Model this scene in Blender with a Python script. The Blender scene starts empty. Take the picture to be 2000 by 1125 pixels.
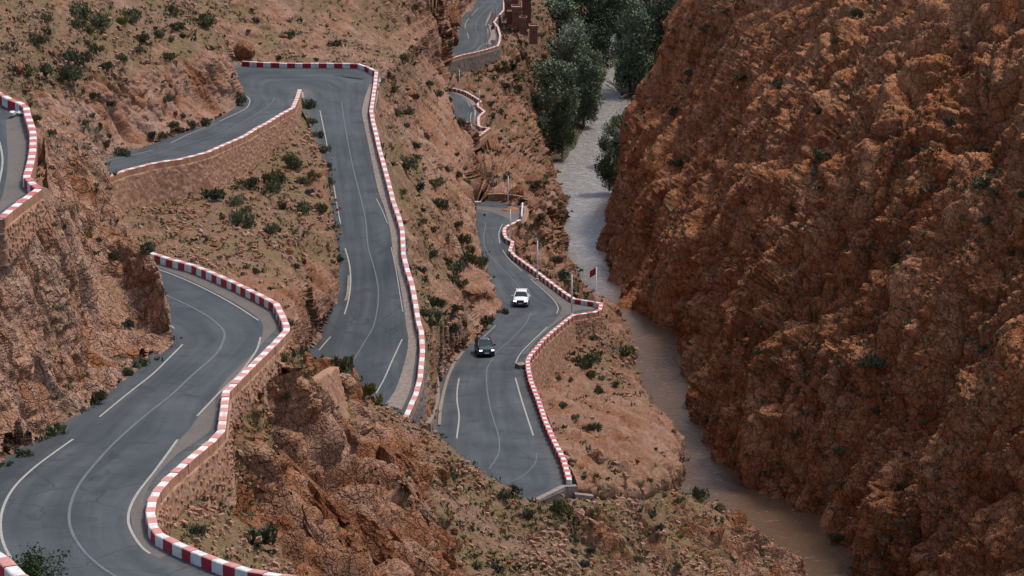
import bpy, math, random
import numpy as np
from mathutils import Vector, Matrix
from mathutils.bvhtree import BVHTree

S = bpy.context.scene
C = S.collection
R = math.radians
random.seed(7)
RNG = np.random.default_rng(11)

# ------------------------------------------------------------------ camera, world, sun, exposure
CAM_H, PITCH, FPX = 106.0, 0.24, 5000.0          # metres above the river, radians below level, focal length in photo pixels
cam_d = bpy.data.cameras.new("camera")
cam_d.sensor_width = 36.0
cam_d.lens = 36.0 * FPX / 2000.0
cam_d.clip_start, cam_d.clip_end = 1.0, 4000.0
cam = bpy.data.objects.new("camera", cam_d)
C.objects.link(cam)
cam.location = (0, 0, CAM_H)
cam.rotation_euler = (math.pi / 2 - PITCH, 0, 0)
S.camera = cam

SUN_EL, SUN_AZ = R(63), R(58)                    # azimuth measured clockwise from +Y (the view direction)
world = bpy.data.worlds.new("World")
S.world = world
world.use_nodes = True
wn = world.node_tree
wn.nodes.clear()
sky = wn.nodes.new("ShaderNodeTexSky")
sky.sky_type = 'NISHITA'
sky.sun_disc = False
sky.sun_elevation = SUN_EL
sky.sun_rotation = SUN_AZ
sky.air_density, sky.dust_density, sky.ozone_density = 1.0, 3.0, 1.0
bg = wn.nodes.new("ShaderNodeBackground")
bg.inputs[1].default_value = 0.13
wo = wn.nodes.new("ShaderNodeOutputWorld")
wn.links.new(sky.outputs[0], bg.inputs[0])
wn.links.new(bg.outputs[0], wo.inputs[0])

sun_d = bpy.data.lights.new("sun", 'SUN')
sun_d.energy = 1.9
sun_d.angle = R(9)
sun_d.color = (1.0, 0.94, 0.86)
sun = bpy.data.objects.new("sun", sun_d)
C.objects.link(sun)
sdir = Vector((math.sin(SUN_AZ) * math.cos(SUN_EL), math.cos(SUN_AZ) * math.cos(SUN_EL), math.sin(SUN_EL)))
sun.rotation_euler = sdir.to_track_quat('Z', 'Y').to_euler()
sun.location = (0, 0, 300)

S.view_settings.view_transform = 'Standard'
S.view_settings.look = 'None'
S.view_settings.exposure = 0.38
S.view_settings.gamma = 1.0
S.view_settings.use_curve_mapping = False

# ------------------------------------------------------------------ geometry helpers
SP, CP = math.sin(PITCH), math.cos(PITCH)

def unproj(px, py, D):
    """a point at view depth D (metres)"""
    px, py, D = np.broadcast_arrays(np.asarray(px, float), np.asarray(py, float), np.asarray(D, float))
    r = (px - 1000.0) / FPX
    u = -(py - 562.5) / FPX
    return np.stack([D * r, D * (CP + u * SP), CAM_H + D * (-SP + u * CP)], -1)

def depth_at(px, py, h):
    """view depth at which the ray through (px,py) is h metres below the camera"""
    return h / (SP + (py - 562.5) / FPX * CP)

def proj(P):
    X, Y, Z = P[..., 0], P[..., 1], P[..., 2] - CAM_H
    D = Y * CP - Z * SP
    U = Y * SP + Z * CP
    return 1000 + FPX * X / D, 562.5 - FPX * U / D, D

def pt(px, py, v):
    return unproj(px, py, v if v > 0 else depth_at(px, py, -v))

def smooth(a, b, x):
    t = np.clip((x - a) / (b - a), 0, 1)
    return t * t * (3 - 2 * t)

# ------------------------------------------------------------------ numpy noise
_G = RNG.normal(size=(256, 3)).astype(np.float32)
_G /= np.linalg.norm(_G, axis=1)[:, None]
_RT = RNG.random((4096, 4)).astype(np.float32)

def _h(ix, iy, iz, seed):
    h = (ix * np.int64(73856093)) ^ (iy * np.int64(19349663)) ^ (iz * np.int64(83492791)) ^ np.int64(seed * 2654435 + 977)
    h = (h ^ (h >> 13)) * np.int64(1274126177)
    return (h ^ (h >> 16)) & 0xFFFFFFF

def perlin(p, seed=0):
    p = p.astype(np.float32)
    i = np.floor(p).astype(np.int64)
    f = p - i
    w = f * f * f * (f * (f * 6 - 15) + 10)
    out = np.zeros(len(p), np.float32)
    for dx in (0, 1):
        for dy in (0, 1):
            for dz in (0, 1):
                g = _G[_h(i[:, 0] + dx, i[:, 1] + dy, i[:, 2] + dz, seed) & 255]
                d = g[:, 0] * (f[:, 0] - dx) + g[:, 1] * (f[:, 1] - dy) + g[:, 2] * (f[:, 2] - dz)
                wt = (w[:, 0] if dx else 1 - w[:, 0]) * (w[:, 1] if dy else 1 - w[:, 1]) * (w[:, 2] if dz else 1 - w[:, 2])
                out += d * wt
    return out * 1.6

def fbm(p, octs, seed=0, gain=0.5, ridged=False):
    o = np.zeros(len(p), np.float32)
    a, tot = 1.0, 0.0
    for k in range(octs):
        n = perlin(p * (2.03 ** k) + 17.3 * k, seed + k)
        o += a * ((1 - 2 * np.abs(n)) if ridged else n)
        tot += a
        a *= gain
    return o / tot

def cells(p, seed=0, tilt=0.6, dome=0.0):
    """Worley cells: per-cell height with a tilted top, and distance to the joint (F2-F1)"""
    p = p.astype(np.float32)
    i = np.floor(p).astype(np.int64)
    n = len(p)
    f1 = np.full(n, 9, np.float32)
    f2 = np.full(n, 9, np.float32)
    val = np.zeros(n, np.float32)
    til = np.zeros(n, np.float32)
    for dx in (-1, 0, 1):
        for dy in (-1, 0, 1):
            for dz in (-1, 0, 1):
                c = i + np.array([dx, dy, dz])
                h = _h(c[:, 0], c[:, 1], c[:, 2], seed)
                r = _RT[h & 4095]
                d = p - c - r[:, :3]
                dd = np.sqrt((d * d).sum(1))
                near = dd < f1
                f2 = np.where(near, f1, np.minimum(f2, dd))
                g = _G[(h >> 12) & 255]
                til = np.where(near, (d * g).sum(1) * tilt - 0.9 * dd * dd * dome, til)
                val = np.where(near, r[:, 3], val)
                f1 = np.where(near, dd, f1)
    return (val - 0.5) * 0.7 + til, f2 - f1, val

def blocks(p, seed=0, tilt=0.5, steep=2.6, crack=0.45):
    """cleaved blocks: flat tilted tops with steep sides that meet in joints (a continuous surface)"""
    p = p.astype(np.float32)
    i = np.floor(p).astype(np.int64)
    n = len(p)
    best = np.full(n, -9, np.float32)
    second = np.full(n, -9, np.float32)
    val = np.zeros(n, np.float32)
    for dx in (-1, 0, 1):
        for dy in (-1, 0, 1):
            for dz in (-1, 0, 1):
                c = i + np.array([dx, dy, dz])
                h = _h(c[:, 0], c[:, 1], c[:, 2], seed)
                r = _RT[h & 4095]
                d = p - c - r[:, :3]
                g = _G[(h >> 12) & 255]
                top = (r[:, 3] - 0.5) * 0.8 + tilt * (d * g).sum(1)
                q = _RT[(h >> 9) & 4095]
                ad = np.abs(d + 0.35 * g * d[:, [1, 2, 0]]) * (0.75 + 0.6 * q[:, :3])
                side = steep * (0.66 - ad.max(1))
                b = np.minimum(top, side)
                m = b > best
                second = np.where(m, best, np.maximum(second, b))
                best = np.where(m, b, best)
                val = np.where(m, r[:, 3], val)
    return np.maximum(best, -1.0) - crack * np.exp(-(best - second) / 0.16), val

def basis_scale(p, d, s_along, s_across):
    """coordinates stretched along direction d"""
    d = np.array(d, float)
    d /= np.linalg.norm(d)
    a = np.cross(d, (0.3, 0.9, 0.2))
    a /= np.linalg.norm(a)
    b = np.cross(d, a)
    return np.stack([p @ d / s_along, p @ a / s_across, p @ b / s_across], -1)

# ------------------------------------------------------------------ mesh helpers
def mesh_np(name, V, F, mat=None, smooth_shade=True, parent=None, attrs=None, mats=None, midx=None):
    me = bpy.data.meshes.new(name)
    V = np.asarray(V, np.float32)
    F = np.asarray(F, np.int32)
    me.vertices.add(len(V))
    me.vertices.foreach_set("co", V.ravel())
    k = F.shape[1]
    me.loops.add(F.size)
    me.loops.foreach_set("vertex_index", F.ravel())
    me.polygons.add(len(F))
    me.polygons.foreach_set("loop_start", np.arange(0, F.size, k, dtype=np.int32))
    me.polygons.foreach_set("loop_total", np.full(len(F), k, np.int32))
    if mats:
        for m in mats:
            me.materials.append(m)
        if midx is not None:
            me.polygons.foreach_set("material_index", np.asarray(midx, np.int32))
    elif mat:
        me.materials.append(mat)
    me.update(calc_edges=True)
    me.polygons.foreach_set("use_smooth", np.full(len(F), smooth_shade, bool))
    for an, av in (attrs or {}).items():
        at = me.attributes.new(an, 'FLOAT', 'POINT')
        at.data.foreach_set("value", np.asarray(av, np.float32))
    o = bpy.data.objects.new(name, me)
    C.objects.link(o)
    if parent:
        o.parent = parent
    return o

def mesh_py(name, V, F, mats, parent=None, smooth_shade=False, midx=None):
    me = bpy.data.meshes.new(name)
    me.from_pydata([tuple(v) for v in V], [], [tuple(f) for f in F])
    for m in (mats if isinstance(mats, (list, tuple)) else [mats]):
        me.materials.append(m)
    if midx is not None:
        me.polygons.foreach_set("material_index", midx)
    if smooth_shade:
        me.polygons.foreach_set("use_smooth", [True] * len(F))
    me.update()
    o = bpy.data.objects.new(name, me)
    C.objects.link(o)
    if parent:
        o.parent = parent
    return o

def grid_faces(nv, nu, flip=False):
    a = (np.arange(nv - 1)[:, None] * nu + np.arange(nu - 1)[None, :]).ravel()
    q = np.stack([a, a + 1, a + nu + 1, a + nu], -1)
    return q[:, ::-1] if flip else q

def tag(o, label=None, cat=None, group=None, kind=None):
    if label: o['label'] = label
    if cat: o['category'] = cat
    if group: o['group'] = group
    if kind: o['kind'] = kind
    return o

def empty(name, loc=(0, 0, 0), rz=0.0):
    o = bpy.data.objects.new(name, None)
    C.objects.link(o)
    o.location = loc
    o.rotation_euler = (0, 0, rz)
    o.empty_display_size = 0.5
    return o

class MB:
    """collects boxes, prisms and tubes into one mesh"""
    def __init__(s):
        s.V, s.F = [], []
    def add(s, V, F):
        b = len(s.V)
        s.V += [tuple(v) for v in V]
        s.F += [tuple(i + b for i in f) for f in F]
        return s
    def box(s, c, d, rot=None):
        x, y, z = d[0] / 2, d[1] / 2, d[2] / 2
        vs = [(-x, -y, -z), (x, -y, -z), (x, y, -z), (-x, y, -z), (-x, -y, z), (x, -y, z), (x, y, z), (-x, y, z)]
        if rot is not None:
            vs = [rot @ Vector(v) for v in vs]
        vs = [(v[0] + c[0], v[1] + c[1], v[2] + c[2]) for v in vs]
        return s.add(vs, [(0, 3, 2, 1), (4, 5, 6, 7), (0, 1, 5, 4), (1, 2, 6, 5), (2, 3, 7, 6), (3, 0, 4, 7)])
    def tube(s, pts, rads, n=8, cap=True):
        pts = [Vector(p) for p in pts]
        if not isinstance(rads, (list, tuple)):
            rads = [rads] * len(pts)
        V, F = [], []
        for i, p in enumerate(pts):
            t = (pts[min(i + 1, len(pts) - 1)] - pts[max(i - 1, 0)]).normalized()
            a = t.cross(Vector((0.31, 0.95, 0.1))).normalized()
            b = t.cross(a)
            for k in range(n):
                an = 2 * math.pi * k / n
                V.append(p + (a * math.cos(an) + b * math.sin(an)) * rads[i])
        for i in range(len(pts) - 1):
            for k in range(n):
                F.append((i * n + k, i * n + (k + 1) % n, (i + 1) * n + (k + 1) % n, (i + 1) * n + k))
        if cap:
            F.append(tuple(range(n))[::-1])
            F.append(tuple((len(pts) - 1) * n + k for k in range(n)))
        return s.add(V, F)
    def build(s, name, mat, parent=None, smooth_shade=False):
        return mesh_py(name, s.V, s.F, mat, parent, smooth_shade)

# ------------------------------------------------------------------ materials
def newmat(name):
    m = bpy.data.materials.new(name)
    m.use_nodes = True
    nt = m.node_tree
    b = nt.nodes["Principled BSDF"]
    return m, nt, b

def N(nt, typ, **kw):
    n = nt.nodes.new(typ)
    for k, v in kw.items():
        setattr(n, k, v)
    return n

def noise(nt, scale, detail=4, rough=0.55, dist=0.0, vec=None):
    n = N(nt, "ShaderNodeTexNoise")
    n.inputs["Scale"].default_value = scale
    n.inputs["Detail"].default_value = detail
    n.inputs["Roughness"].default_value = rough
    n.inputs["Distortion"].default_value = dist
    if vec is not None:
        nt.links.new(vec, n.inputs["Vector"])
    return n.outputs["Fac"]

def ramp(nt, fac, stops):
    r = N(nt, "ShaderNodeValToRGB")
    e = r.color_ramp.elements
    while len(e) < len(stops):
        e.new(0.5)
    for i, (p, c) in enumerate(stops):
        e[i].position = p
        e[i].color = (c[0], c[1], c[2], 1) if not isinstance(c, (int, float)) else (c, c, c, 1)
    nt.links.new(fac, r.inputs[0])
    return r.outputs[0]

def mixc(nt, fac, a, b, mode='MIX'):
    m = N(nt, "ShaderNodeMix", data_type='RGBA', blend_type=mode)
    for sock, v in ((m.inputs[0], fac), (m.inputs[6], a), (m.inputs[7], b)):
        if isinstance(v, (int, float)):
            sock.default_value = v
        elif isinstance(v, (tuple, list)):
            sock.default_value = (*v[:3], 1)
        else:
            nt.links.new(v, sock)
    return m.outputs[2]

def mth(nt, op, a, b=0.0):
    m = N(nt, "ShaderNodeMath", operation=op)
    for sock, v in ((m.inputs[0], a), (m.inputs[1], b)):
        if isinstance(v, (int, float)):
            sock.default_value = v
        else:
            nt.links.new(v, sock)
    return m.outputs[0]

def bump(nt, b, height, strength=0.5, dist=0.1):
    n = N(nt, "ShaderNodeBump")
    n.inputs["Strength"].default_value = strength
    n.inputs["Distance"].default_value = dist
    nt.links.new(height, n.inputs["Height"])
    nt.links.new(n.outputs[0], b.inputs["Normal"])

def mapping(nt, scale=(1, 1, 1), rot=(0, 0, 0), world_space=False):
    tc = N(nt, "ShaderNodeTexCoord")
    mp = N(nt, "ShaderNodeMapping")
    mp.inputs["Scale"].default_value = scale
    mp.inputs["Rotation"].default_value = rot
    if world_space:
        ge = N(nt, "ShaderNodeNewGeometry")
        nt.links.new(ge.outputs["Position"], mp.inputs[0])
    else:
        nt.links.new(tc.outputs["Object"], mp.inputs[0])
    return mp.outputs[0]

def simple(name, col, rough=0.8, metal=0.0, var=0.15, scale=3.0, spec=0.4, emit=None, estr=1.0):
    m, nt, b = newmat(name)
    v = mapping(nt)
    n = noise(nt, scale, 5, 0.6, 0, v)
    a = tuple(c * (1 - var) for c in col)
    d = tuple(min(1, c * (1 + var)) for c in col)
    nt.links.new(ramp(nt, n, [(0.3, a), (0.7, d)]), b.inputs["Base Color"])
    b.inputs["Roughness"].default_value = rough
    b.inputs["Metallic"].default_value = metal
    b.inputs["Specular IOR Level"].default_value = spec
    if emit:
        b.inputs["Emission Color"].default_value = (*emit, 1)
        b.inputs["Emission Strength"].default_value = estr
    return m

def ground_mat(name, rock_a, rock_b, rock_c, soil_a, soil_b, grass=(0.13, 0.105, 0.035), grass_amt=0.5, rock_scale=0.35, bed=(0.0, 0.9, 0.3), joint=0.84):
    """rock faces (attribute rock), soil and dry grass on the gentler ground"""
    m, nt, b = newmat(name)
    v = mapping(nt, world_space=True)
    vb = mapping(nt, (1, 1, 0.7), bed, True)
    n1 = noise(nt, rock_scale, 5, 0.55, 0.5, vb)
    n2 = noise(nt, rock_scale * 5.5, 5, 0.6, 0.3, vb)
    n3 = noise(nt, 9.0, 4, 0.6, 0, v)
    n4 = noise(nt, 0.11, 3, 0.5, 0, v)
    cva = N(nt, "ShaderNodeAttribute", attribute_name="cellv").outputs["Fac"]
    tone = mth(nt, 'ADD', mth(nt, 'MULTIPLY', n1, 0.7), mth(nt, 'MULTIPLY', cva, 0.3))
    rock = ramp(nt, tone, [(0.36, rock_a), (0.50, rock_b), (0.64, rock_c)])
    spk = ramp(nt, mth(nt, 'ADD', mth(nt, 'MULTIPLY', n2, 0.6), mth(nt, 'MULTIPLY', cva, 0.4)), [(0.25, (0.72,) * 3), (0.5, (1.0,) * 3), (0.75, (1.22,) * 3)])
    rock = mixc(nt, 1.0, rock, spk, 'MULTIPLY')
    rock_base = rock
    n5 = noise(nt, 0.8, 6, 0.62, 0.2, v)
    soil = ramp(nt, n5, [(0.32, soil_a), (0.68, soil_b)])
    peb = N(nt, 'ShaderNodeTexVoronoi')
    peb.inputs['Scale'].default_value = 3.5
    nt.links.new(v, peb.inputs['Vector'])
    soil = mixc(nt, ramp(nt, peb.outputs['Color'], [(0.72, 0.0), (0.8, 0.5)]), soil, rock_c)
    gmask = mth(nt, 'MULTIPLY', ramp(nt, n4, [(0.36, 0.0), (0.56, 1.0)]), ramp(nt, noise(nt, 1.6, 5, 0.7, 0, v), [(0.38, 0.0), (0.60, 1.0)]))
    gmask = mth(nt, 'MULTIPLY', gmask, grass_amt)
    soil = mixc(nt, gmask, soil, grass)
    at = N(nt, "ShaderNodeAttribute", attribute_name="rock")
    rk = at.outputs["Fac"]
    mx_ = N(nt, "ShaderNodeMix", data_type='RGBA')
    nt.links.new(rk, mx_.inputs[0]); nt.links.new(soil, mx_.inputs[6])
    rock_in = mx_.inputs[7]
    col = mx_.outputs[2]
    g = ramp(nt, n3, [(0.25, (0.8,) * 3), (0.75, (1.18,) * 3)])
    col = mixc(nt, 0.8, col, g, 'MULTIPLY')
    nt.links.new(col, b.inputs["Base Color"])
    b.inputs["Roughness"].default_value = 0.95
    b.inputs["Specular IOR Level"].default_value = 0.15
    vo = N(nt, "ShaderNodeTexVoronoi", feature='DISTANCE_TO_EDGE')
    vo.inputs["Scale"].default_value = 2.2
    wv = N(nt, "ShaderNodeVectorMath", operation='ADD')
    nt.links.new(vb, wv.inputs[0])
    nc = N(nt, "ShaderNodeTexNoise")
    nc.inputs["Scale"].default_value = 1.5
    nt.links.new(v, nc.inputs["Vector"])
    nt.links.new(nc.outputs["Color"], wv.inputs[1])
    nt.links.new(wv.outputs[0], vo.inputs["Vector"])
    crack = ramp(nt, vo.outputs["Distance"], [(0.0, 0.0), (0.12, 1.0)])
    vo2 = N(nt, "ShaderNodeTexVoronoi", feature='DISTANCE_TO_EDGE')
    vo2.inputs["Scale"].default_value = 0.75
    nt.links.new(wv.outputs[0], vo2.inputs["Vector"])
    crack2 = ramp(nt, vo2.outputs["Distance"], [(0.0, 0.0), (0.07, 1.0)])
    rock_jointed = mixc(nt, 1.0, rock, ramp(nt, mth(nt, 'MINIMUM', crack2, mth(nt, 'ADD', crack, 0.35)), [(0.0, (joint, joint * 0.96, joint * 0.94)), (0.8, (1, 1, 1))]), 'MULTIPLY')  # rock colour darkened along both sets of crack lines
    nt.links.new(rock_jointed, rock_in)
    hr = mth(nt, 'ADD', mth(nt, 'ADD', mth(nt, 'MULTIPLY', crack, 0.5 if joint < 0.8 else 0.3), mth(nt, 'MULTIPLY', crack2, 1.1 if joint < 0.8 else 0.4)), n2)
    hs = mth(nt, 'MULTIPLY', mth(nt, 'SUBTRACT', n5, mth(nt, 'MULTIPLY', peb.outputs['Distance'], 0.6)), 1.0)
    mh = N(nt, "ShaderNodeMix", data_type='FLOAT')
    nt.links.new(rk, mh.inputs[0]); nt.links.new(hs, mh.inputs[2]); nt.links.new(hr, mh.inputs[3])
    hgt = mth(nt, 'ADD', mh.outputs[0], mth(nt, 'MULTIPLY', n3, 0.35))
    bump(nt, b, hgt, 0.85 if joint < 0.8 else 0.75, 0.3 if joint < 0.8 else 0.2)
    return m

M = {}
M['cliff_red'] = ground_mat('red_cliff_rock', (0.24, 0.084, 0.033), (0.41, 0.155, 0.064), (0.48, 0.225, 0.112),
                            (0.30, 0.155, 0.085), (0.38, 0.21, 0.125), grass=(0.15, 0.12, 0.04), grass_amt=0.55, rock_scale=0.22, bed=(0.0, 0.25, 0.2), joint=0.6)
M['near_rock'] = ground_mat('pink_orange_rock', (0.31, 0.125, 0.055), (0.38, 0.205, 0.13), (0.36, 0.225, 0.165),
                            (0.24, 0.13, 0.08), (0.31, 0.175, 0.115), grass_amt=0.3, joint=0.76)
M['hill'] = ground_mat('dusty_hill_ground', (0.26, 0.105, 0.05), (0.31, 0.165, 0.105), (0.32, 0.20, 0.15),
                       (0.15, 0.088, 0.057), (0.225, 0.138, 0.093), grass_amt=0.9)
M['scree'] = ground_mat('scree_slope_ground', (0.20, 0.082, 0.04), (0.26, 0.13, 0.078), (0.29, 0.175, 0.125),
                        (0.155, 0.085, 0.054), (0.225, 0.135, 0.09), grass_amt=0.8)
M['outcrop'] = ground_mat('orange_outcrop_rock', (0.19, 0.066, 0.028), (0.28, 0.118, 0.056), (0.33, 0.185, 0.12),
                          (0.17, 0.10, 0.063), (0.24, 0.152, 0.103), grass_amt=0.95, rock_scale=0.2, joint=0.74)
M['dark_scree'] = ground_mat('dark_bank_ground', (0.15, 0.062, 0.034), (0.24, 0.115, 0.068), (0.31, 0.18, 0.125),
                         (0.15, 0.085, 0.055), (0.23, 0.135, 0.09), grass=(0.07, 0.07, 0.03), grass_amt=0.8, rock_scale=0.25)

def asphalt_mat():
    m, nt, b = newmat('worn_asphalt')
    v = mapping(nt)
    uv = N(nt, "ShaderNodeAttribute", attribute_name="across")
    un = N(nt, "ShaderNodeAttribute", attribute_name="along")
    cx = N(nt, "ShaderNodeCombineXYZ")
    nt.links.new(mth(nt, 'MULTIPLY', uv.outputs["Fac"], 9.0), cx.inputs[0])
    nt.links.new(mth(nt, 'MULTIPLY', un.outputs["Fac"], 0.05), cx.inputs[1])
    st = noise(nt, 1.0, 4, 0.6, 0.2, cx.outputs[0])
    big = noise(nt, 0.16, 5, 0.6, 0.3, v)
    fine = noise(nt, 14.0, 3, 0.7, 0, v)
    col = ramp(nt, st, [(0.3, (0.034, 0.042, 0.050)), (0.7, (0.072, 0.083, 0.092))])
    dust = ramp(nt, big, [(0.32, (0.74, 0.76, 0.78)), (0.7, (1.3, 1.24, 1.16))])
    col = mixc(nt, 1.0, col, dust, 'MULTIPLY')
    patch = ramp(nt, noise(nt, 0.5, 2, 0.4, 0.1, v), [(0.62, 0.0), (0.65, 1.0)])
    col = mixc(nt, mth(nt, 'MULTIPLY', patch, 0.45), col, (0.03, 0.034, 0.038))
    col = mixc(nt, 1.0, col, ramp(nt, fine, [(0.2, (0.8,) * 3), (0.8, (1.2,) * 3)]), 'MULTIPLY')
    ck = N(nt, "ShaderNodeTexVoronoi", feature='DISTANCE_TO_EDGE')
    ck.inputs["Scale"].default_value = 0.22
    wn_ = N(nt, "ShaderNodeTexNoise"); wn_.inputs["Scale"].default_value = 0.8; wn_.inputs["Detail"].default_value = 5
    nt.links.new(v, wn_.inputs["Vector"])
    av = N(nt, "ShaderNodeVectorMath", operation='ADD')
    nt.links.new(v, av.inputs[0]); nt.links.new(wn_.outputs["Color"], av.inputs[1])
    nt.links.new(av.outputs[0], ck.inputs["Vector"])
    cm = mth(nt, 'MULTIPLY', ramp(nt, ck.outputs["Distance"], [(0.0, 1.0), (0.018, 0.0)]), ramp(nt, noise(nt, 0.09, 2, 0.5, 0, v), [(0.5, 0.0), (0.56, 0.75)]))
    col = mixc(nt, cm, col, (0.022, 0.024, 0.027))
    edge = ramp(nt, uv.outputs["Fac"], [(0.0, 1.0), (0.12, 0.0), (0.86, 0.0), (1.0, 0.9)])
    dn = mth(nt, 'MULTIPLY', edge, ramp(nt, noise(nt, 0.9, 6, 0.7, 0.3, v), [(0.40, 0.0), (0.66, 1.0)]))
    col = mixc(nt, mth(nt, 'MULTIPLY', dn, 0.75), col, (0.19, 0.145, 0.115))
    nt.links.new(col, b.inputs["Base Color"])
    b.inputs["Roughness"].default_value = 0.8
    b.inputs["Specular IOR Level"].default_value = 0.35
    bump(nt, b, fine, 0.3, 0.02)
    return m
M['asphalt'] = asphalt_mat()

def gravel_mat():
    m, nt, b = newmat('dusty_gravel')
    v = mapping(nt)
    n = noise(nt, 5.0, 6, 0.7, 0, v)
    n2 = noise(nt, 0.5, 4, 0.6, 0, v)
    col = mixc(nt, n2, (0.095, 0.085, 0.077), (0.165, 0.14, 0.122))
    col = mixc(nt, 0.8, col, ramp(nt, n, [(0.2, (0.65,) * 3), (0.8, (1.3,) * 3)]), 'MULTIPLY')
    nt.links.new(col, b.inputs["Base Color"])
    b.inputs["Roughness"].default_value = 0.95
    bump(nt, b, n, 0.6, 0.05)
    return m
M['gravel'] = gravel_mat()
M['line_white'] = simple('worn_white_line_paint', (0.34, 0.32, 0.285), 0.8, var=0.25, scale=6)
M['line_faint'] = simple('faded_line_paint', (0.125, 0.134, 0.14), 0.85, var=0.2, scale=3)
M['tar_stain'] = simple('dark_tar_stain', (0.03, 0.034, 0.038), 0.7)
M['concrete'] = simple('pale_dusty_concrete', (0.235, 0.185, 0.155), 0.9, var=0.3, scale=2.5)

def paint(name, col, worn, amt=0.45):
    m, nt, b = newmat(name)
    v = mapping(nt)
    n = noise(nt, 2.2, 7, 0.72, 0.2, v)
    n2 = noise(nt, 0.6, 3, 0.5, 0, v)
    k = ramp(nt, mth(nt, 'ADD', n, mth(nt, 'MULTIPLY', n2, 0.25)), [(0.60, 0.0), (0.80, 1.0)])
    c = mixc(nt, mth(nt, 'MULTIPLY', k, amt), col, worn)
    nt.links.new(c, b.inputs["Base Color"])
    b.inputs["Roughness"].default_value = 0.75
    bump(nt, b, n, 0.35, 0.05)
    return m
M['white_paint'] = paint('weathered_white_paint', (0.70, 0.67, 0.64), (0.33, 0.27, 0.23), 0.6)
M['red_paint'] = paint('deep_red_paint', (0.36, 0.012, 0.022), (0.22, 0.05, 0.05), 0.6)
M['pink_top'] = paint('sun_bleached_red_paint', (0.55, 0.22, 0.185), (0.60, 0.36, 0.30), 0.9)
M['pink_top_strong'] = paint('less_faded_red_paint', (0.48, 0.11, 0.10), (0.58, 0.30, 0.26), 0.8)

def masonry(name, a, b_, c_, mortar):
    m, nt, b = newmat(name)
    at = N(nt, "ShaderNodeAttribute", attribute_name="cellr")
    cr = N(nt, "ShaderNodeAttribute", attribute_name="crack")
    v = mapping(nt)
    n = noise(nt, 7.0, 5, 0.65, 0, v)
    col = ramp(nt, at.outputs["Fac"], [(0.1, a), (0.5, b_), (0.9, c_)])
    col = mixc(nt, cr.outputs["Fac"], mortar, col)
    col = mixc(nt, 0.8, col, ramp(nt, n, [(0.2, (0.65,) * 3), (0.8, (1.3,) * 3)]), 'MULTIPLY')
    nt.links.new(col, b.inputs["Base Color"])
    b.inputs["Roughness"].default_value = 0.92
    bump(nt, b, n, 0.5, 0.06)
    return m
M['masonry'] = masonry('brown_rubble_masonry', (0.26, 0.11, 0.058), (0.36, 0.185, 0.11), (0.42, 0.24, 0.155), (0.30, 0.175, 0.115))
M['masonry_grey'] = masonry('grey_rubble_masonry', (0.10, 0.085, 0.08), (0.16, 0.125, 0.11), (0.20, 0.16, 0.14), (0.13, 0.105, 0.09))
M['stone'] = simple('wall_stone', (0.33, 0.165, 0.10), 0.92, var=0.35, scale=1.3)
M['stone_dark'] = simple('dark_wall_stone', (0.21, 0.13, 0.095), 0.92, var=0.3, scale=1.3)

# ------------------------------------------------------------------ barrier and road lines, traced in plan from road level points
def poly3(lst, top=0.0):
    """[(px,py,h)] with h linearly filled where missing -> Nx3 road level points"""
    px = np.array([a[0] for a in lst], float)
    py = np.array([a[1] for a in lst], float)
    h = np.array([a[2] if len(a) > 2 else np.nan for a in lst], float)
    s = np.r_[0, np.cumsum(np.hypot(np.diff(px), np.diff(py)))]
    ok = ~np.isnan(h)
    h = np.interp(s, s[ok], h[ok])
    hh = h - top
    P = unproj(px, py, depth_at(px, py, hh))
    P[:, 2] -= top
    return P

def resamp(P, n):
    s = np.r_[0, np.cumsum(np.linalg.norm(np.diff(P, axis=0), axis=1))]
    t = np.linspace(0, s[-1], n)
    return np.stack([np.interp(t, s, P[:, k]) for k in range(3)], -1)

BH = 0.62
bar_A = poly3([(262,478,47.8),(268,484),(297,494),(336,506),(378,517),(420,534),(465,554),(507,575),(539,592),(549,611),(559,634),(559,645,46.6),(539,667),(511,694),
               (474,731),(458,747),(441,764),(437,801,45.2),(432,840),(413,860),(371,895),(332,929),(308,955),(297,976),(293,1000,44.2),(299,1027),
               (311,1042),(350,1062),(385,1077),(437,1098),(490,1114),(560,1125,43.2),(660,1145,42.8)], BH)
bar_M = poly3([(474,119.5,50.9),(511,121.5),(560,123),(619.5,123),(681,123.6),(700,124,50.8),(717.5,130),(735,139,51.4),(733,160),(729,188),(725,216,52.8),
               (729,239),(735,263),(741,290),(758,353,55.6),(768,392),(780,427),(785.5,448),(788,497,58.6),(794,521.5),(805,556.5),(812,595,61),
               (817,626.5),(823,648),(825,686,62.8),(820.5,738),(813,766),(801,794),(792,813,64.6),(782,832,65)], BH)
bar_S = poly3([(190,351,49.0),(210,345),(245,331),(297,318.5),(350,310),(402,297.5),(430,285,49.7),(472.5,267),(499,251),(525,237),(551,221),(572,210,50.4),
               (581,188),(585,175,50.7)], BH)
bar_U = poly3([(-60,440,33.4),(0,426,33),(31,400),(58,380),(75,367,32.8),(66,360),(52,345),(54,336),(60,315),(64,290),(65,262,32.3),(60,243),(54,225),(51,210),
               (42,202),(18,192),(0,182,31.6),(-60,158,31.3)], BH)
bar_C = poly3([(1022.5,392.5,77.2),(1028,400),(1028,408),(1024,420),(1015,429),(1002.5,435),(990,441),(985,446),(985,456,76.8),(989,465),(1001,471),(999,480),(996,488,76.4),(1006,499),
               (1037.5,521.5),(1072.5,548),(1107.5,574),(1121.5,583,75.2),(1174,591.5,75.0),(1172,604,74.8),(1160,609),(1118,615,74.3),(1090,637),(1062,661.5),
               (1034,695,72),(1030.5,703.5),(1032,721),(1037,744,70.6),(1051.5,780),(1065.5,822,68.6),(1083,860.5),(1100.5,895.5),(1112,937,66)], BH)
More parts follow.
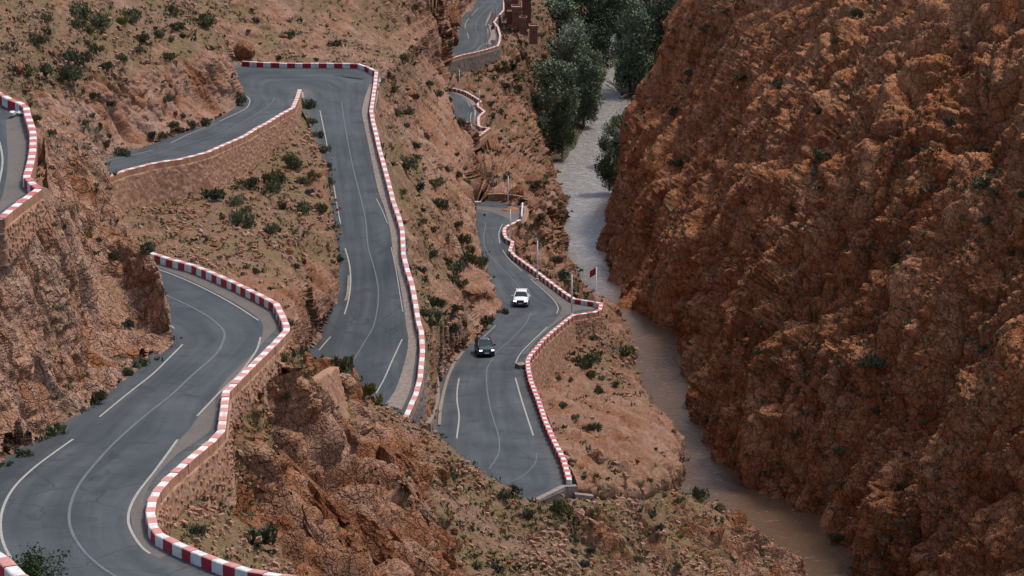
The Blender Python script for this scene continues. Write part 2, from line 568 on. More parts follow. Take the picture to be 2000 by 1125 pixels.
bar_L = poly3([(858,168,80.8),(864,169),(875,170.6),(890,173),(907.5,177.5),(922.5,186,80),(932.5,192),(939,197),(933,202.5),(934,208),(940,212),(946,217),(936,226),(934,232.5),
               (934.6,244),(939,247.5),(955,250),(950,254),(942,260),(927.5,269),(912.5,275,78.8),(900,280,78.6)], BH)
bar_F = poly3([(986,-30,84.2),(984,5),(984,19),(974,30),(965,43),(972.5,52.5),(977,69),(975.6,80),(972,89,82.2),(951,95.6),(926,102),(901,107),(876,115),(854,124,81.6),(835,131,81.5)], BH)
bar_N = poly3([(-40,1060,31.4),(0,1086),(26,1110),(46,1130),(70,1160,31)], BH)

def seg(P, i0, i1):
    return P[i0:i1 + 1]

ROADS = {}
FOOT = []      # samples of every road surface, for clearing the terrain away from it

def make_road(name, segs, ext=3.0, wid_extra=0.28):
    """segs: list of (left Nx3, right Nx3) pieces; ruled surface between them, pushed out ext metres on the left (under the slope)"""
    Ls, Rs = [], []
    for i, (l, r) in enumerate(segs):
        L = max(np.linalg.norm(np.diff(l, axis=0), axis=1).sum(), np.linalg.norm(np.diff(r, axis=0), axis=1).sum())
        n = max(4, int(L / 0.9))
        a, b = resamp(l, n), resamp(r, n)
        Ls.append(a if i == 0 else a[1:])
        Rs.append(b if i == 0 else b[1:])
    Lp, Rp = np.concatenate(Ls), np.concatenate(Rs)
    d = Lp - Rp
    W = np.linalg.norm(d[:, :2], axis=1)[:, None]
    un = d / W
    Lx = Lp + un * ext
    Rx = Rp - un * wid_extra * 0.3
    nu = 15
    t = np.linspace(0, 1, nu)[None, :, None]
    G = Lx[:, None] * (1 - t) + Rx[:, None] * t
    along = np.r_[0, np.cumsum(np.linalg.norm(np.diff((Lp + Rp) / 2, axis=0), axis=1))]
    nv = len(Lp)
    F = grid_faces(nv, nu)
    me_at = {"across": np.tile(t.ravel(), nv), "along": np.repeat(along, nu)}
    V = G.reshape(-1, 3)
    a, b_, c_ = V[F[len(F) // 2][0]], V[F[len(F) // 2][1]], V[F[len(F) // 2][2]]
    if np.cross(b_ - a, c_ - b_)[2] < 0:
        F = F[:, ::-1]
    o = mesh_np(name, V, F, M['asphalt'], True, attrs=me_at)
    tag(o, kind='structure')
    # dense footprint samples
    tt = np.linspace(0, 1, 45)[None, :, None]
    Lo = Lp + un * 0.15
    Ro = Rp - un * 0.2
    L2 = resamp_pair(Lo, Ro, 4)
    FOOT.append((L2[0][:, None] * (1 - tt) + L2[1][:, None] * tt).reshape(-1, 3))
    Lw, Rw = Lp + un * 5, Rp - un * 5
    tw = np.linspace(0, 1, 9)[None, :, None]
    Gw = (Lw[:, None] * (1 - tw) + Rw[:, None] * tw).reshape(-1, 3)
    ROADS[name] = dict(obj=o, bvh=BVHTree.FromPolygons([tuple(v) for v in Gw], [tuple(int(q) for q in f) for f in grid_faces(nv, 9)]), L=Lp, R=Rp, un=un)
    return o

def resamp_pair(A, B, k):
    n = len(A)
    s = np.linspace(0, n - 1, (n - 1) * k + 1)
    i = np.minimum(np.floor(s).astype(int), n - 2)
    f = (s - i)[:, None]
    return A[i] * (1 - f) + A[i + 1] * f, B[i] * (1 - f) + B[i + 1] * f

# lower left road
lA = poly3([(150,560,48.2),(212,600,47.6),(276,640,46.9),(332,670,46.2),(290,712,45.8),(230,762,45.5),(160,813,45.2),(80,863,44.9),(0,915,44.5),(-50,960,44.2),(-80,1020,43.9),(-85,1090,43.6),(-60,1180,43.2),(20,1260,42.9),(200,1320,42.6),(450,1340,42.3)])
make_road('road_near_bend', [(lA[0:4], seg(bar_A, 0, 11)), (lA[3:9], seg(bar_A, 11, 21)), (lA[8:16], seg(bar_A, 21, 31))])
# spur road, hairpin and the middle road
lS1 = poly3([(150,328,49.0),(190,316,49.1),(250,300,49.3),(330,272,49.6),(400,247,49.8),(450,221,50.0),(484,199,50.2)])
lS2 = np.concatenate([poly3([(484,199,50.2),(478,180,50.35),(458,168,50.4),(446,150,50.6),(448,136,50.8)]), seg(bar_M, 0, 7)])
rS2 = np.concatenate([seg(bar_S, 11, 13), poly3([(592,178,51.0),(595,190,51.3)])])
mL = poly3([(595,190,51.3),(603,205,51.7),(618,235,52.4),(634,290,54),(648,360,55.6),(657,430,57.2),(665,490,58.4),(671,560,60.2),(664,600,61),(640,648,62.3),(615,690,63.2),(600,740,64),(625,790,64.8),(690,840,65.2)])
make_road('road_hairpin', [(lS1, seg(bar_S, 0, 11)), (lS2, rS2)], ext=2.0)
make_road('road_middle', [(mL, seg(bar_M, 7, 29))], ext=2.0)
# valley road
lC = poly3([(895,385,77.7),(912,400,77.4),(928,425,77.0),(934,470,76.6),(948,520,75.9),(966,560,75.3),(986,598,74.8),(960,640,73.9),(905,692,72.6),(876,728,71.6),(860,775,70.2),(855,842,68.2),(845,900,66.6),(848,930,66.2),(850,945,66.0)])
rC_end = poly3([(1112,947,66.0),(1098,960,65.8),(1045,983,65.5),(1035,990,65.4)])
make_road('road_valley', [(lC[0:4], seg(bar_C, 0, 12)), (lC[3:7], seg(bar_C, 12, 18)), (lC[6:8], seg(bar_C, 18, 22)), (lC[7:11], seg(bar_C, 22, 28)), (lC[10:14], seg(bar_C, 28, 32)), (lC[13:15], rC_end)], ext=1.0)
# far loop and far road
lL = poly3([(835,178,80.9),(855,190,80.4),(878,205,80),(888,225,79.6),(892,250,79.2),(890,275,78.8),(880,290,78.6)])
make_road('road_loop', [(lL, bar_L)], ext=2)
lF = poly3([(940,-30,84.3),(938,0,84),(925,14,83.7),(903,35,83.1),(897,50,82.9),(898,68,82.6),(889,88,82.2),(862,98,81.9),(835,106,81.7),(815,112,81.6)])
make_road('road_far', [(lF, bar_F)], ext=2)
# upper left road
lU = unproj(np.array([-330, -330, -330, -330, -330.]), np.array([470, 400, 330, 250, 140.]), np.array([154, 160, 168, 182, 205.]))
lU[:, 2] = CAM_H - np.array([33.6, 33.2, 32.8, 32.2, 31.2])
make_road('road_upper', [(lU, bar_U)], ext=0)

FP = np.concatenate(FOOT)
from mathutils.kdtree import KDTree
GX0, GY0, GC = -90.0, 90.0, 0.3
GW, GH = 700, 2400
road_z = np.full((GH, GW), np.nan, np.float32)
_ix = ((FP[:, 0] - GX0) / GC).astype(int)
_iy = ((FP[:, 1] - GY0) / GC).astype(int)
_ok = (_ix >= 0) & (_ix < GW) & (_iy >= 0) & (_iy < GH)
road_z[_iy[_ok], _ix[_ok]] = FP[_ok, 2]
_in = ~np.isnan(road_z)
_edge = np.zeros_like(_in)
for _dy, _dx in ((0, 1), (1, 0), (0, -1), (-1, 0)):
    _edge |= np.roll(_in, (_dy, _dx), (0, 1))
_edge &= ~_in
_ey, _ex = np.nonzero(_edge)
_kd = KDTree(len(_ex))
for _i in range(len(_ex)):
    _kd.insert((GX0 + (_ex[_i] + 0.5) * GC, GY0 + (_ey[_i] + 0.5) * GC, 0), _i)
_kd.balance()

def clear_road(P, margin=0.35, reach=1.8):
    """nothing of the slopes may stand on a road: cut banks are moved back, the rest lies under it"""
    wob = perlin(P / 1.3, 500) + 0.5 * perlin(P / 0.45, 501)
    for rep in range(2):
        ix = np.clip(((P[:, 0] - GX0) / GC).astype(int), 0, GW - 1)
        iy = np.clip(((P[:, 1] - GY0) / GC).astype(int), 0, GH - 1)
        z = road_z[iy, ix]
        hit = ~np.isnan(z) & (P[:, 2] > z - margin)
        idx = np.nonzero(hit)[0]
        for i in idx:
            x, y, zz = P[i]
            if rep == 0 and zz > z[i] + 0.15:
                r_ = _kd.find_n((x, y, 0), 7)
                if r_[0][2] < reach:
                    mx = sum(k[0][0] for k in r_) / 7
                    my = sum(k[0][1] for k in r_) / 7
                    L = math.hypot(mx - x, my - y) + 1e-6
                    g = 0.3 + 0.55 * max(0.0, wob[i] + 0.35)
                    P[i, 0] = mx + (mx - x) / L * g
                    P[i, 1] = my + (my - y) / L * g
                    continue
            P[i, 2] = z[i] - margin
    return None

# ------------------------------------------------------------------ terrain surfaces: control nets of 3D points, refined and broken up
def catmull(A, t, axis0):
    """interpolate along axis 0 at fractional positions t"""
    n = A.shape[0]
    i = np.minimum(np.floor(t).astype(int), n - 2)
    f = (t - i)
    f = f.reshape(-1, *([1] * (A.ndim - 1)))
    p1, p2 = A[i], A[i + 1]
    p0 = np.where((i == 0).reshape(f.shape), 2 * p1 - p2, A[np.maximum(i - 1, 0)])
    p3 = np.where((i >= n - 2).reshape(f.shape), 2 * p2 - p1, A[np.minimum(i + 2, n - 1)])
    T = 0.5
    m1, m2 = T * (p2 - p0), T * (p3 - p1)
    f2, f3 = f * f, f * f * f
    return (2 * f3 - 3 * f2 + 1) * p1 + (f3 - 2 * f2 + f) * m1 + (-2 * f3 + 3 * f2) * p2 + (f3 - f2) * m2

def spread(P2, total, axis):
    """sample positions along one axis of the net, closer where the net is large in view"""
    px, py, D = proj(P2)
    d = np.hypot(np.diff(px, axis=axis), np.diff(py, axis=axis))
    inside = (px > -60) & (px < 2060) & (py > -60) & (py < 1185)
    if axis == 0:
        w = np.where(inside[1:] | inside[:-1], 1, 0.12)
        g = np.percentile(d * w, 75, axis=1)
    else:
        w = np.where(inside[:, 1:] | inside[:, :-1], 1, 0.12)
        g = np.percentile(d * w, 75, axis=0)
    g = np.maximum(g, g.max() * 0.06)
    c = np.r_[0, np.cumsum(g)]
    return np.interp(np.linspace(0, c[-1], total), c, np.arange(len(c)))

TERR = []      # (name, vertices, normals, rock) for later placement

def disp_rock(p, big=1.0, mid=0.55, fine=0.22, size=3.0, d=(0.55, 0.1, -0.83), stretch=2.2, seed=0, tilt=0.5, steep=2.6, warp=0.25,
              lv2=0.45, crack=0.45, bstretch=None, mega=0.0, msize=8.0, mstretch=2.4, vary=0.6):
    """big folds, then huge cleaved slabs, then blocks at three sizes; some faces stay smooth, others break into rubble"""
    bstretch = bstretch or stretch
    w = np.stack([perlin(p / (size * 2.2) + k * 31, seed + 50 + k) for k in range(3)], -1) * size * warp
    w += np.stack([perlin(p / (size * 0.5) + k * 11, seed + 60 + k) for k in range(3)], -1) * size * 0.06
    q = p + w
    r = fbm(basis_scale(q, d, size * 4.2 * bstretch, size * 4.5), 3, seed + 1, 0.5, True)
    o = big * (r - r.mean())
    v0 = 0.5
    if mega:
        c0, v0 = blocks(basis_scale(p + w * 0.7, d, msize * mstretch, msize), seed + 2, tilt, steep * 0.8, crack)
        o += mega * c0
    m1 = 1 - vary * smooth(-0.15, 0.35, fbm(p / (size * 4), 2, seed + 80))
    c1, v1 = blocks(basis_scale(q, d, size * stretch, size), seed + 5, tilt, steep, crack)
    s2 = size * 0.42
    c2, v2 = blocks(basis_scale(q + 7, d, s2 * (1 + (stretch - 1) * 0.6), s2), seed + 9, tilt, steep, crack)
    s3 = size * 0.17
    c3, v3 = blocks((p + w * 0.3) / s3 + 3, seed + 13, tilt, steep, crack)
    o += mid * (c1 * (0.35 + 0.65 * m1) + lv2 * c2 * m1) + fine * c3 * m1
    o += mid * 0.35 * fbm(p / size, 3, seed + 25)
    return o, 0.3 * v0 + 0.35 * v1 + 0.25 * v2 + 0.1 * v3

def patch(name, net, nu, nv, mat, rock=None, flat=False, amp=1.0, soil=0.35, style=None, fade=(0, 0, 0, 0), seed=0, thr=0.5, world_net=False):
    """net: rows of (px,py,depth or -height[,rockness])"""
    Rn, Cn = len(net), len(net[0])
    A = np.zeros((Rn, Cn, 4))
    for i in range(Rn):
        assert len(net[i]) == Cn, (name, i, len(net[i]))
        for j in range(Cn):
            e = net[i][j]
            A[i, j, :3] = e[:3] if world_net else pt(e[0], e[1], e[2])
            A[i, j, 3] = e[3] if len(e) > 3 else (rock if rock is not None else 0.5)
    tv = spread(A[..., :3], nv, 0)
    tu = spread(A[..., :3], nu, 1)
    B = catmull(A, tv, 0)
    B = catmull(B.transpose(1, 0, 2), tu, 0).transpose(1, 0, 2)
    P = B[..., :3].copy()
    rk = np.clip(B[..., 3], 0, 1)
    du = np.gradient(P, axis=1)
    dv = np.gradient(P, axis=0)
    Nn = np.cross(du, dv)
    Nn /= np.linalg.norm(Nn, axis=2, keepdims=True) + 1e-9
    camv = np.array([0, 0, CAM_H]) - P
    flip = (Nn * camv).sum(2).mean() < 0
    if flip:
        Nn = -Nn
    p = P.reshape(-1, 3)
    nrm = Nn.reshape(-1, 3)
    rk = rk.ravel()
    st = dict(big=1.2, mid=0.6, fine=0.2, size=2.8, d=(0.55, 0.1, -0.83), stretch=2.2)
    st.update(style or {})
    rn = fbm(p / 5.0, 4, seed + 70, 0.6) * 0.9 + fbm(p / 1.2, 2, seed + 75) * 0.25
    mask = smooth(thr - 0.10, thr + 0.10, rk + rn * 0.55)
    dr, cv = disp_rock(p, seed=seed, **st)
    ds = soil * (fbm(p / 6.0, 4, seed + 30, 0.5) * 1.5 + 0.25 * fbm(p / 0.7, 3, seed + 35, 0.6))
    f = np.ones((nv, nu))
    tv_, tu_ = tv[:, None], tu[None, :]
    # fade displacement towards listed sides (in net cells): first row, last row, first column, last column
    if fade[0]: f = f * (0.12 + 0.88 * smooth(0, fade[0], tv_ + 0 * tu_))
    if fade[1]: f = f * (0.12 + 0.88 * smooth(0, fade[1], (Rn - 1 - tv_) + 0 * tu_))
    if fade[2]: f = f * (0.12 + 0.88 * smooth(0, fade[2], tu_ + 0 * tv_))
    if fade[3]: f = f * (0.12 + 0.88 * smooth(0, fade[3], (Cn - 1 - tu_) + 0 * tv_))
    dd = (dr * mask * amp + ds * (1 - mask) + 0.25 * mask) * f.ravel()
    if name == 'cliff_right':
        dd = dd * (1 - 0.5 * smooth(340, 500, proj(p)[2]))
    p = p + nrm * dd[:, None]
    if name == 'cliff_near':
        keep = (tu_ + 0 * tv_).ravel() > 4.6
        q_ = p[keep].copy()
        clear_road(p)
        p[keep] = q_
    else:
        clear_road(p)
    o = mesh_np(name, p, grid_faces(nv, nu, flip), mat, not flat, attrs={"rock": mask, "cellv": cv})
    tag(o, kind='structure')
    Q = p.reshape(nv, nu, 3)
    n2 = np.cross(np.gradient(Q, axis=1), np.gradient(Q, axis=0)).reshape(-1, 3)
    n2 /= np.linalg.norm(n2, axis=1)[:, None] + 1e-9
    if flip:
        n2 = -n2
    TERR.append((name, p, n2, mask))
    return o
# --- right gorge wall (foot line on the river, then up and away to the right)
foot = [(51, 215), (50, 255)]
for (a, b) in [(1780,1195),(1680,1122),(1560,1015),(1425,932),(1372,872),(1335,740),(1312,655),(1215,605),(1178,520),(1172,430),(1195,330),(1245,205),(1318,95),(1362,0),(1400,-80),(1460,-140)]:
    w = pt(a, b, -106.0)
    foot.append((w[0], w[1]))
foot = np.array(foot, float)
foot[11:17, 0] += np.array([1.0, 5.5, 11.0, 17.0, 18.0, 15.0])
prof = [(-3, -5), (0, -0.5), (2.2, 7), (5.5, 17), (12, 30), (20, 44), (31, 58), (43, 74), (56, 92), (75, 112)]
net = []
rs = np.random.default_rng(5)
nf = len(foot)
butt = np.interp(np.arange(nf), [0, 2, 3, 4, 5, 6, 7, 8, 9, 10, 11, 12, 13, 14, 15, 17], [0, 2.5, -2, 2, -2.5, 1.5, 3.0, -3.5, 7.0, 3, -3, 4, -3.5, 3, 0, 0])
for k, (dx, z) in enumerate(prof):
    row = []
    for j, (fx, fy) in enumerate(foot):
        g = 0 if k < 2 else (butt[j] * 0.8 + rs.normal() * 0.9)
        wgt = min(k / 4, 1)
        row.append((fx + dx * (1.0 + 0.08 * math.sin(j * 1.7)) + g * wgt, fy + dx * 0.65 + rs.normal() * 1.5 * wgt, z + rs.normal() * 0.8 * wgt, 0.75 if k < 6 else 0.62))
    net.append(row)
patch('cliff_right', net, 780, 540, M['cliff_red'], world_net=True, amp=1.0, soil=0.5, seed=3, thr=0.47,
      fade=(1.6,0,0,0), style=dict(big=4.0, mid=1.1, fine=0.30, size=2.7, d=(0.10, 0.0, 1.0), stretch=2.6, bstretch=2.4, tilt=0.35, steep=2.1, lv2=0.6, crack=0.75, mega=3.2, msize=8.0, mstretch=3.4, vary=0.7))

# --- near cliff between the upper road and the near bend
T1 = [
 [(-80,495,151.5),(0,462,154),(52,425,161),(92,385,166),(88,300,174.5),(82,216,191),(68,188,203),(50,180,212)],
 [(-80,560,150),(0,530,153.2),(60,500,161.5),(110,470,166.5),(118,390,175),(112,290,184),(108,200,198),(98,198,209)],
 [(-80,650,147.8),(0,630,151.8),(70,610,160.5),(130,580,166.5),(160,500,175.5),(165,400,182),(178,282,191),(150,280,205)],
 [(-80,740,145.5),(0,720,150.3),(75,700,159),(150,670,166.3),(200,610,175.5),(215,520,182),(222,405,187.5),(185,400,199)],
 [(-80,830,143.2),(0,810,148.6),(85,780,157.3),(170,740,165.5),(235,670,174.7),(268,600,181),(303,512,181.5),(252,530,189)],
 [(-80,890,141.6),(0,870,147),(95,820,155.6),(190,765,163.8),(268,700,173),(306,650,178.3),(326,600,178.5),(285,620,184)],
 [(-80,968,-44.3),(0,918,-44.6),(104,850,-45.1),(200,787,-45.5),(282,722,-45.9),(325,684,-46.1),(338,666,178.3),(300,660,182)],
]
patch('cliff_near', T1, 330, 520, M['near_rock'], rock=0.66, amp=0.75, soil=0.3, seed=21, fade=(0.6, 0.9, 0, 2.2),
      style=dict(big=1.3, mid=0.9, fine=0.10, size=2.8, lv2=0.4, mega=1.5, msize=6.5, mstretch=2.6, d=(0.50, 0.15, -0.85), stretch=2.6, tilt=0.6))

# --- hill above the spur road
def k4(row, r): return [(a, b, c, r) for (a, b, c) in row]
T2 = [
 k4([(-60,400,-49.0),(60,360,-49.0),(190,318,-49.1),(290,286,-49.4),(370,258,-49.7),(425,234,-49.9),(453,214,-50.0),(475,190,-50.1),(470,165,312),(455,150,330)], 0.55),
 k4([(-60,350,246),(60,320,254),(190,288,263),(290,245,274),(370,205,284),(415,190,291),(447,185,297),(455,170,303),(445,150,316),(430,140,335)], 0.8),
 k4([(-60,300,243),(60,275,251),(190,235,265),(290,190,276),(370,155,286),(415,140,291),(442,140,299),(449,135,307),(440,125,322),(420,120,340)], 0.75),
 k4([(-60,220,247),(60,200,256),(190,160,268),(290,120,280),(370,95,291),(420,85,299),(445,92,308),(446,100,318),(430,90,330),(410,90,350)], 0.4),
 k4([(-60,110,254),(60,100,263),(190,80,277),(290,55,290),(360,40,301),(402,35,309),(420,40,318),(418,45,328),(400,45,342),(385,45,360)], 0.3),
 k4([(-60,-20,266),(60,-20,276),(190,-20,290),(290,-20,303),(340,-20,312),(370,-20,321),(382,-20,330),(378,-20,342),(365,-20,355),(350,-20,370)], 0.35),
 k4([(-60,-160,285),(60,-160,296),(190,-160,312),(290,-160,325),(330,-160,335),(350,-160,345),(360,-160,355),(350,-160,365),(340,-160,375),(330,-160,390)], 0.35),
]
patch('hillside_upper', T2, 380, 340, M['hill'], amp=0.75, soil=0.45, seed=33, thr=0.46, fade=(0.5, 0, 0, 0),
      style=dict(big=1.3, mid=0.9, fine=0.14, size=2.4, mega=1.3, msize=6.0, d=(0.62, 0.1, -0.78), stretch=2.6, tilt=0.6))

# --- long slope: behind the hairpin, right of the middle road, down to the valley road
T3 = [
 [(430,165,350),(380,80,370),(350,0,385),(330,-120,402),(310,-220,430)],
 [(520,160,354),(520,95,380),(520,20,397),(520,-120,418),(520,-220,440)],
 [(620,160,354),(630,95,388),(650,20,417),(660,-120,443),(660,-220,470)],
 [(690,158,350),(720,92,402),(760,20,452),(790,-120,500),(800,-220,530)],
 [(742,152,337.5),(795,92,430),(850,40,530,0.7),(900,36,600,0.85),(930,-20,660,0.7)],
 [(739,170,330),(785,128,395),(830,95,480,0.7),(885,60,570,0.9),(896,72,590,0.8)],
 [(736,195,320),(780,160,375),(825,125,450,0.6),(862,112,535,0.6),(885,100,590)],
 [(732,225,311),(778,195,350),(825,160,415,0.5),(857,150,470,0.6),(862,160,520)],
 [(738,265,302),(782,245,340),(830,220,390,0.5),(872,195,440,0.7),(866,200,480)],
 [(752,325,291),(800,315,325),(855,290,368,0.6),(913,268,430,0.8),(905,275,455)],
 [(776,410,278),(822,405,303),(880,380,342,0.6),(926,348,387,0.7),(919,352,412)],
 [(793,470,270),(835,465,291),(890,455,323,0.55),(932,420,361,0.8),(922,430,375)],
 [(800,525,263),(842,520,283),(905,500,322,0.6),(946,500,337,0.85),(938,505,350)],
 [(815,590,253),(858,585,268),(905,570,291,0.7),(962,555,313,0.9),(958,560,325)],
 [(823,630,248),(865,622,262),(925,575,298,0.8),(983,602,304,0.8),(986,608,306)],
 [(829,665,244),(860,660,256),(905,630,285,0.85),(950,648,-73.8,0.6),(955,650,284)],
 [(832,705,240),(850,705,249),(878,682,269,0.85),(903,697,-72.5,0.5),(906,699,277)],
 [(831,745,236),(840,750,241),(855,755,250,0.7),(866,765,-70.5,0.4),(868,768,256)],
 [(815,800,229),(828,815,232),(842,825,236,0.6),(854,850,-68.0,0.4),(856,852,234)],
 [(790,840,224),(800,860,226),(820,880,229),(845,905,-66.4),(850,910,225)],
]
patch('slope_middle', T3, 270, 640, M['hill'], rock=0.46, amp=0.8, soil=0.45, seed=44, fade=(0, 0, 0.5, 0),
      style=dict(big=1.4, mid=0.85, fine=0.16, size=2.4, mega=1.0, msize=6.0, d=(0.6, 0.05, -0.8), stretch=2.0, tilt=0.6))

# --- gully slope between the spur wall, the near bend and the middle road
T7 = [
 k4([(160,372,262),(300,352,266),(400,332,272),(500,285,286),(555,240,300),(590,205,308),(606,208,-51.9)], 0.3),
 k4([(215,418,248.3),(300,404,255.5),(400,374,263.2),(500,314,280.5),(562,262,292),(600,245,299),(622,268,-53.6)], 0.25),
 k4([(235,445,241),(320,440,246),(420,420,253),(520,385,266),(590,345,276),(627,330,281),(648,380,-56.2)], 0.4),
 k4([(255,470,233),(350,475,236),(440,470,240),(540,460,248),(600,435,258),(650,438,262),(664,495,-58.5)], 0.4),
 k4([(270,492,227),(370,518,223),(460,530,226),(555,535,233),(608,515,250),(655,500,256),(671,560,-60.2)], 0.45),
 k4([(285,530,219),(390,565,215),(480,595,213),(555,600,219),(600,575,240),(648,555,251),(664,600,-61.0)], 0.8),
 k4([(300,580,212),(410,620,206),(490,640,204),(560,655,206),(590,625,230),(625,605,243),(642,646,-62.2)], 0.85),
 k4([(330,640,204),(430,680,198),(510,700,196),(565,700,198),(585,680,222),(605,660,236),(616,692,-63.1)], 0.7),
]
patch('slope_gully', T7, 260, 240, M['scree'], amp=0.8, soil=0.3, seed=55, thr=0.5, fade=(0.3, 0, 0, 0),
      style=dict(big=1.3, mid=0.65, fine=0.22, size=2.2, d=(0.6, 0.05, -0.8), stretch=2.0))

# --- slope right of the valley road
T5 = [
 k4([(1125,592,309),(1150,592,314),(1183,592,316),(1200,610,325),(1205,650,345),(1215,720,-108.0)], 0.6),
 k4([(1116,655,300),(1145,655,300),(1188,650,303),(1218,640,311),(1222,680,330),(1225,760,-108.0)], 0.45),
 k4([(1092,702,290),(1125,697,292.5),(1180,690,297),(1232,690,308),(1228,720,325),(1225,790,-108.0)], 0.35),
 k4([(1063,742,282.5),(1104,724,287),(1170,722,291),(1238,725,303),(1232,780,318),(1235,850,-108.0)], 0.45),
 k4([(1048,768,269.5),(1100,770,273),(1170,768,280),(1250,770,292),(1245,830,308),(1250,900,-108.0)], 0.55),
 k4([(1066,805,246.5),(1120,805,252),(1190,805,260),(1288,812,277),(1280,880,298),(1280,960,-108.0)], 0.6),
 k4([(1088,858,231),(1142,858,237),(1220,862,246),(1322,862,266),(1312,930,288),(1310,990,-108.0)], 0.6),
 k4([(1112,912,217),(1162,915,223),(1235,920,233),(1322,915,253),(1315,975,276),(1320,1030,-108.0)], 0.6),
 k4([(1128,955,210.5),(1178,962,216),(1250,968,229),(1316,950,250),(1318,1000,272),(1330,1060,-108.0)], 0.5),
 k4([(1125,990,217),(1178,1005,223),(1250,1010,237),(1316,990,260),(1330,1030,280),(1345,1090,-108.0)], 0.4),
]
patch('slope_lower', T5, 260, 300, M['scree'], amp=0.85, soil=0.35, seed=66, thr=0.49, fade=(0, 0, 0.4, 0),
      style=dict(big=1.5, mid=0.85, fine=0.24, size=2.3, d=(0.5, 0.0, -0.85), stretch=1.5))

# --- foreground knoll and the long scree slope to the lower right
def col(*a): return list(a)
T6c = [
 col((545,730,205,.5),(558,690,193,.5),(570,668,184,.6),(520,762,170.5,.5),(462,838,159.5,.5),(398,960,147.5,.3),(333,1040,136.5,.2),(380,1140,124,.2),(400,1240,118,.2)),
 col((610,780,215,.5),(615,730,205,.5),(612,688,190,.7),(560,772,178,.55),(505,862,167.5,.6),(450,962,154.5,.5),(410,1050,139,.15),(440,1150,130,.2),(460,1250,123,.2)),
 col((660,800,222,.5),(660,760,213,.6),(655,722,197,.9),(620,790,184,.8),(560,880,174,.75),(520,980,162,.85),(500,1060,149,.4),(510,1150,138,.2),(520,1250,130,.2)),
 col((700,830,226,.5),(700,790,220,.6),(695,752,204,.7),(660,830,187,.75),(610,890,176,.95),(580,1000,163,.95),(570,1080,152,.6),(570,1150,143,.3),(580,1250,134,.2)),
 col((750,860,230,.4),(750,825,224,.4),(745,786,210,.5),(700,860,193,.8),(660,920,180,.95),(640,1010,168,.95),(640,1090,157,.95),(640,1150,149,.6),(650,1250,140,.3)),
 col((800,890,224,.3),(800,860,217,.3),(795,818,208,.4),(760,880,194,.85),(730,950,182,.95),(715,1030,171,.95),(710,1090,163,.95),(710,1150,156,.9),(720,1250,147,.5)),
 col((860,930,220,.3),(860,900,212,.3),(855,860,205,.3),(820,900,196,.7),(800,960,187,.95),(790,1030,179,.95),(790,1090,170,.95),(790,1150,163,.9),(800,1250,153,.5)),
 col((930,985,216,.3),(925,950,210,.3),(918,908,204,.3),(880,935,197,.35),(860,985,191,.5),(850,1040,184,.75),(850,1095,178,.85),(850,1150,171,.8),(860,1250,160,.4)),
 col((1000,1020,214,.3),(995,985,208,.3),(985,952,203,.3),(950,980,199,.25),(930,1020,194,.25),(915,1065,189,.3),(905,1110,182,.35),(905,1160,175,.4),(915,1250,165,.3)),
 col((1060,1030,213,.3),(1055,1005,207,.3),(1048,986,203,.3),(1020,1010,200.5,.3),(1000,1045,198,.3),(985,1080,192,.3),(975,1120,186,.3),(970,1165,180,.3),(975,1250,170,.3)),
 col((1122,962,224,.3),(1122,973,211,.3),(1115,985,204,.3),(1090,1015,200.5,.45),(1070,1050,197,.4),(1055,1085,192,.3),(1045,1120,187,.3),(1040,1165,181,.3),(1045,1250,172,.3)),
 col((1185,965,228,.4),(1186,980,214,.4),(1180,990,211,.4),(1165,1020,206,.5),(1150,1055,201,.5),(1140,1088,196,.4),(1130,1120,191,.4),(1125,1165,185,.3),(1130,1250,176,.3)),
 col((1255,960,246,.4),(1255,975,230,.4),(1252,985,224,.4),(1240,1020,217,.45),(1230,1055,211,.5),(1220,1090,205,.5),(1212,1125,200,.4),(1208,1165,194,.4),(1210,1250,185,.3)),
 col((1318,1010,275,.5),(1318,975,258,.5),(1316,958,247,.5),(1310,1000,237,.45),(1300,1040,228,.5),(1295,1080,220,.5),(1290,1120,212,.45),(1288,1165,205,.4),(1290,1250,196,.3)),
 col((1400,1070,-108,.5),(1398,1030,272,.5),(1398,994,250,.5),(1392,1030,241,.5),(1388,1065,232,.5),(1382,1100,225,.45),(1378,1135,218,.4),(1375,1175,211,.4),(1378,1250,202,.3)),
 col((1485,1110,-108,.6),(1480,1080,268,.6),(1478,1046,249,.6),(1472,1080,241,.6),(1468,1110,233,.55),(1462,1140,226,.5),(1458,1170,220,.4),(1455,1200,214,.4),(1458,1260,206,.3)),
 col((1580,1210,-108,.6),(1575,1170,266,.6),(1572,1135,247,.6),(1566,1160,240,.6),(1560,1185,234,.5),(1556,1205,229,.4),(1552,1225,224,.4),(1550,1245,219,.4),(1550,1280,212,.3)),
 col((1680,1320,-108,.6),(1675,1290,262,.6),(1670,1260,245,.6),(1662,1280,238,.6),(1655,1295,232,.5),(1650,1310,228,.4),(1645,1320,223,.4),(1640,1330,218,.4),(1640,1350,211,.3)),
]
T6 = [[c[r] for c in T6c] for r in range(9)]
patch('slope_foreground', T6, 640, 390, M['outcrop'], amp=0.95, soil=0.35, seed=77, thr=0.55, fade=(0, 0, 0, 0),
      style=dict(big=1.8, mid=1.2, fine=0.13, size=3.0, lv2=0.45, mega=3.4, msize=6.5, mstretch=2.6, vary=0.7, d=(0.55, -0.1, -0.83), stretch=2.7, tilt=0.6))

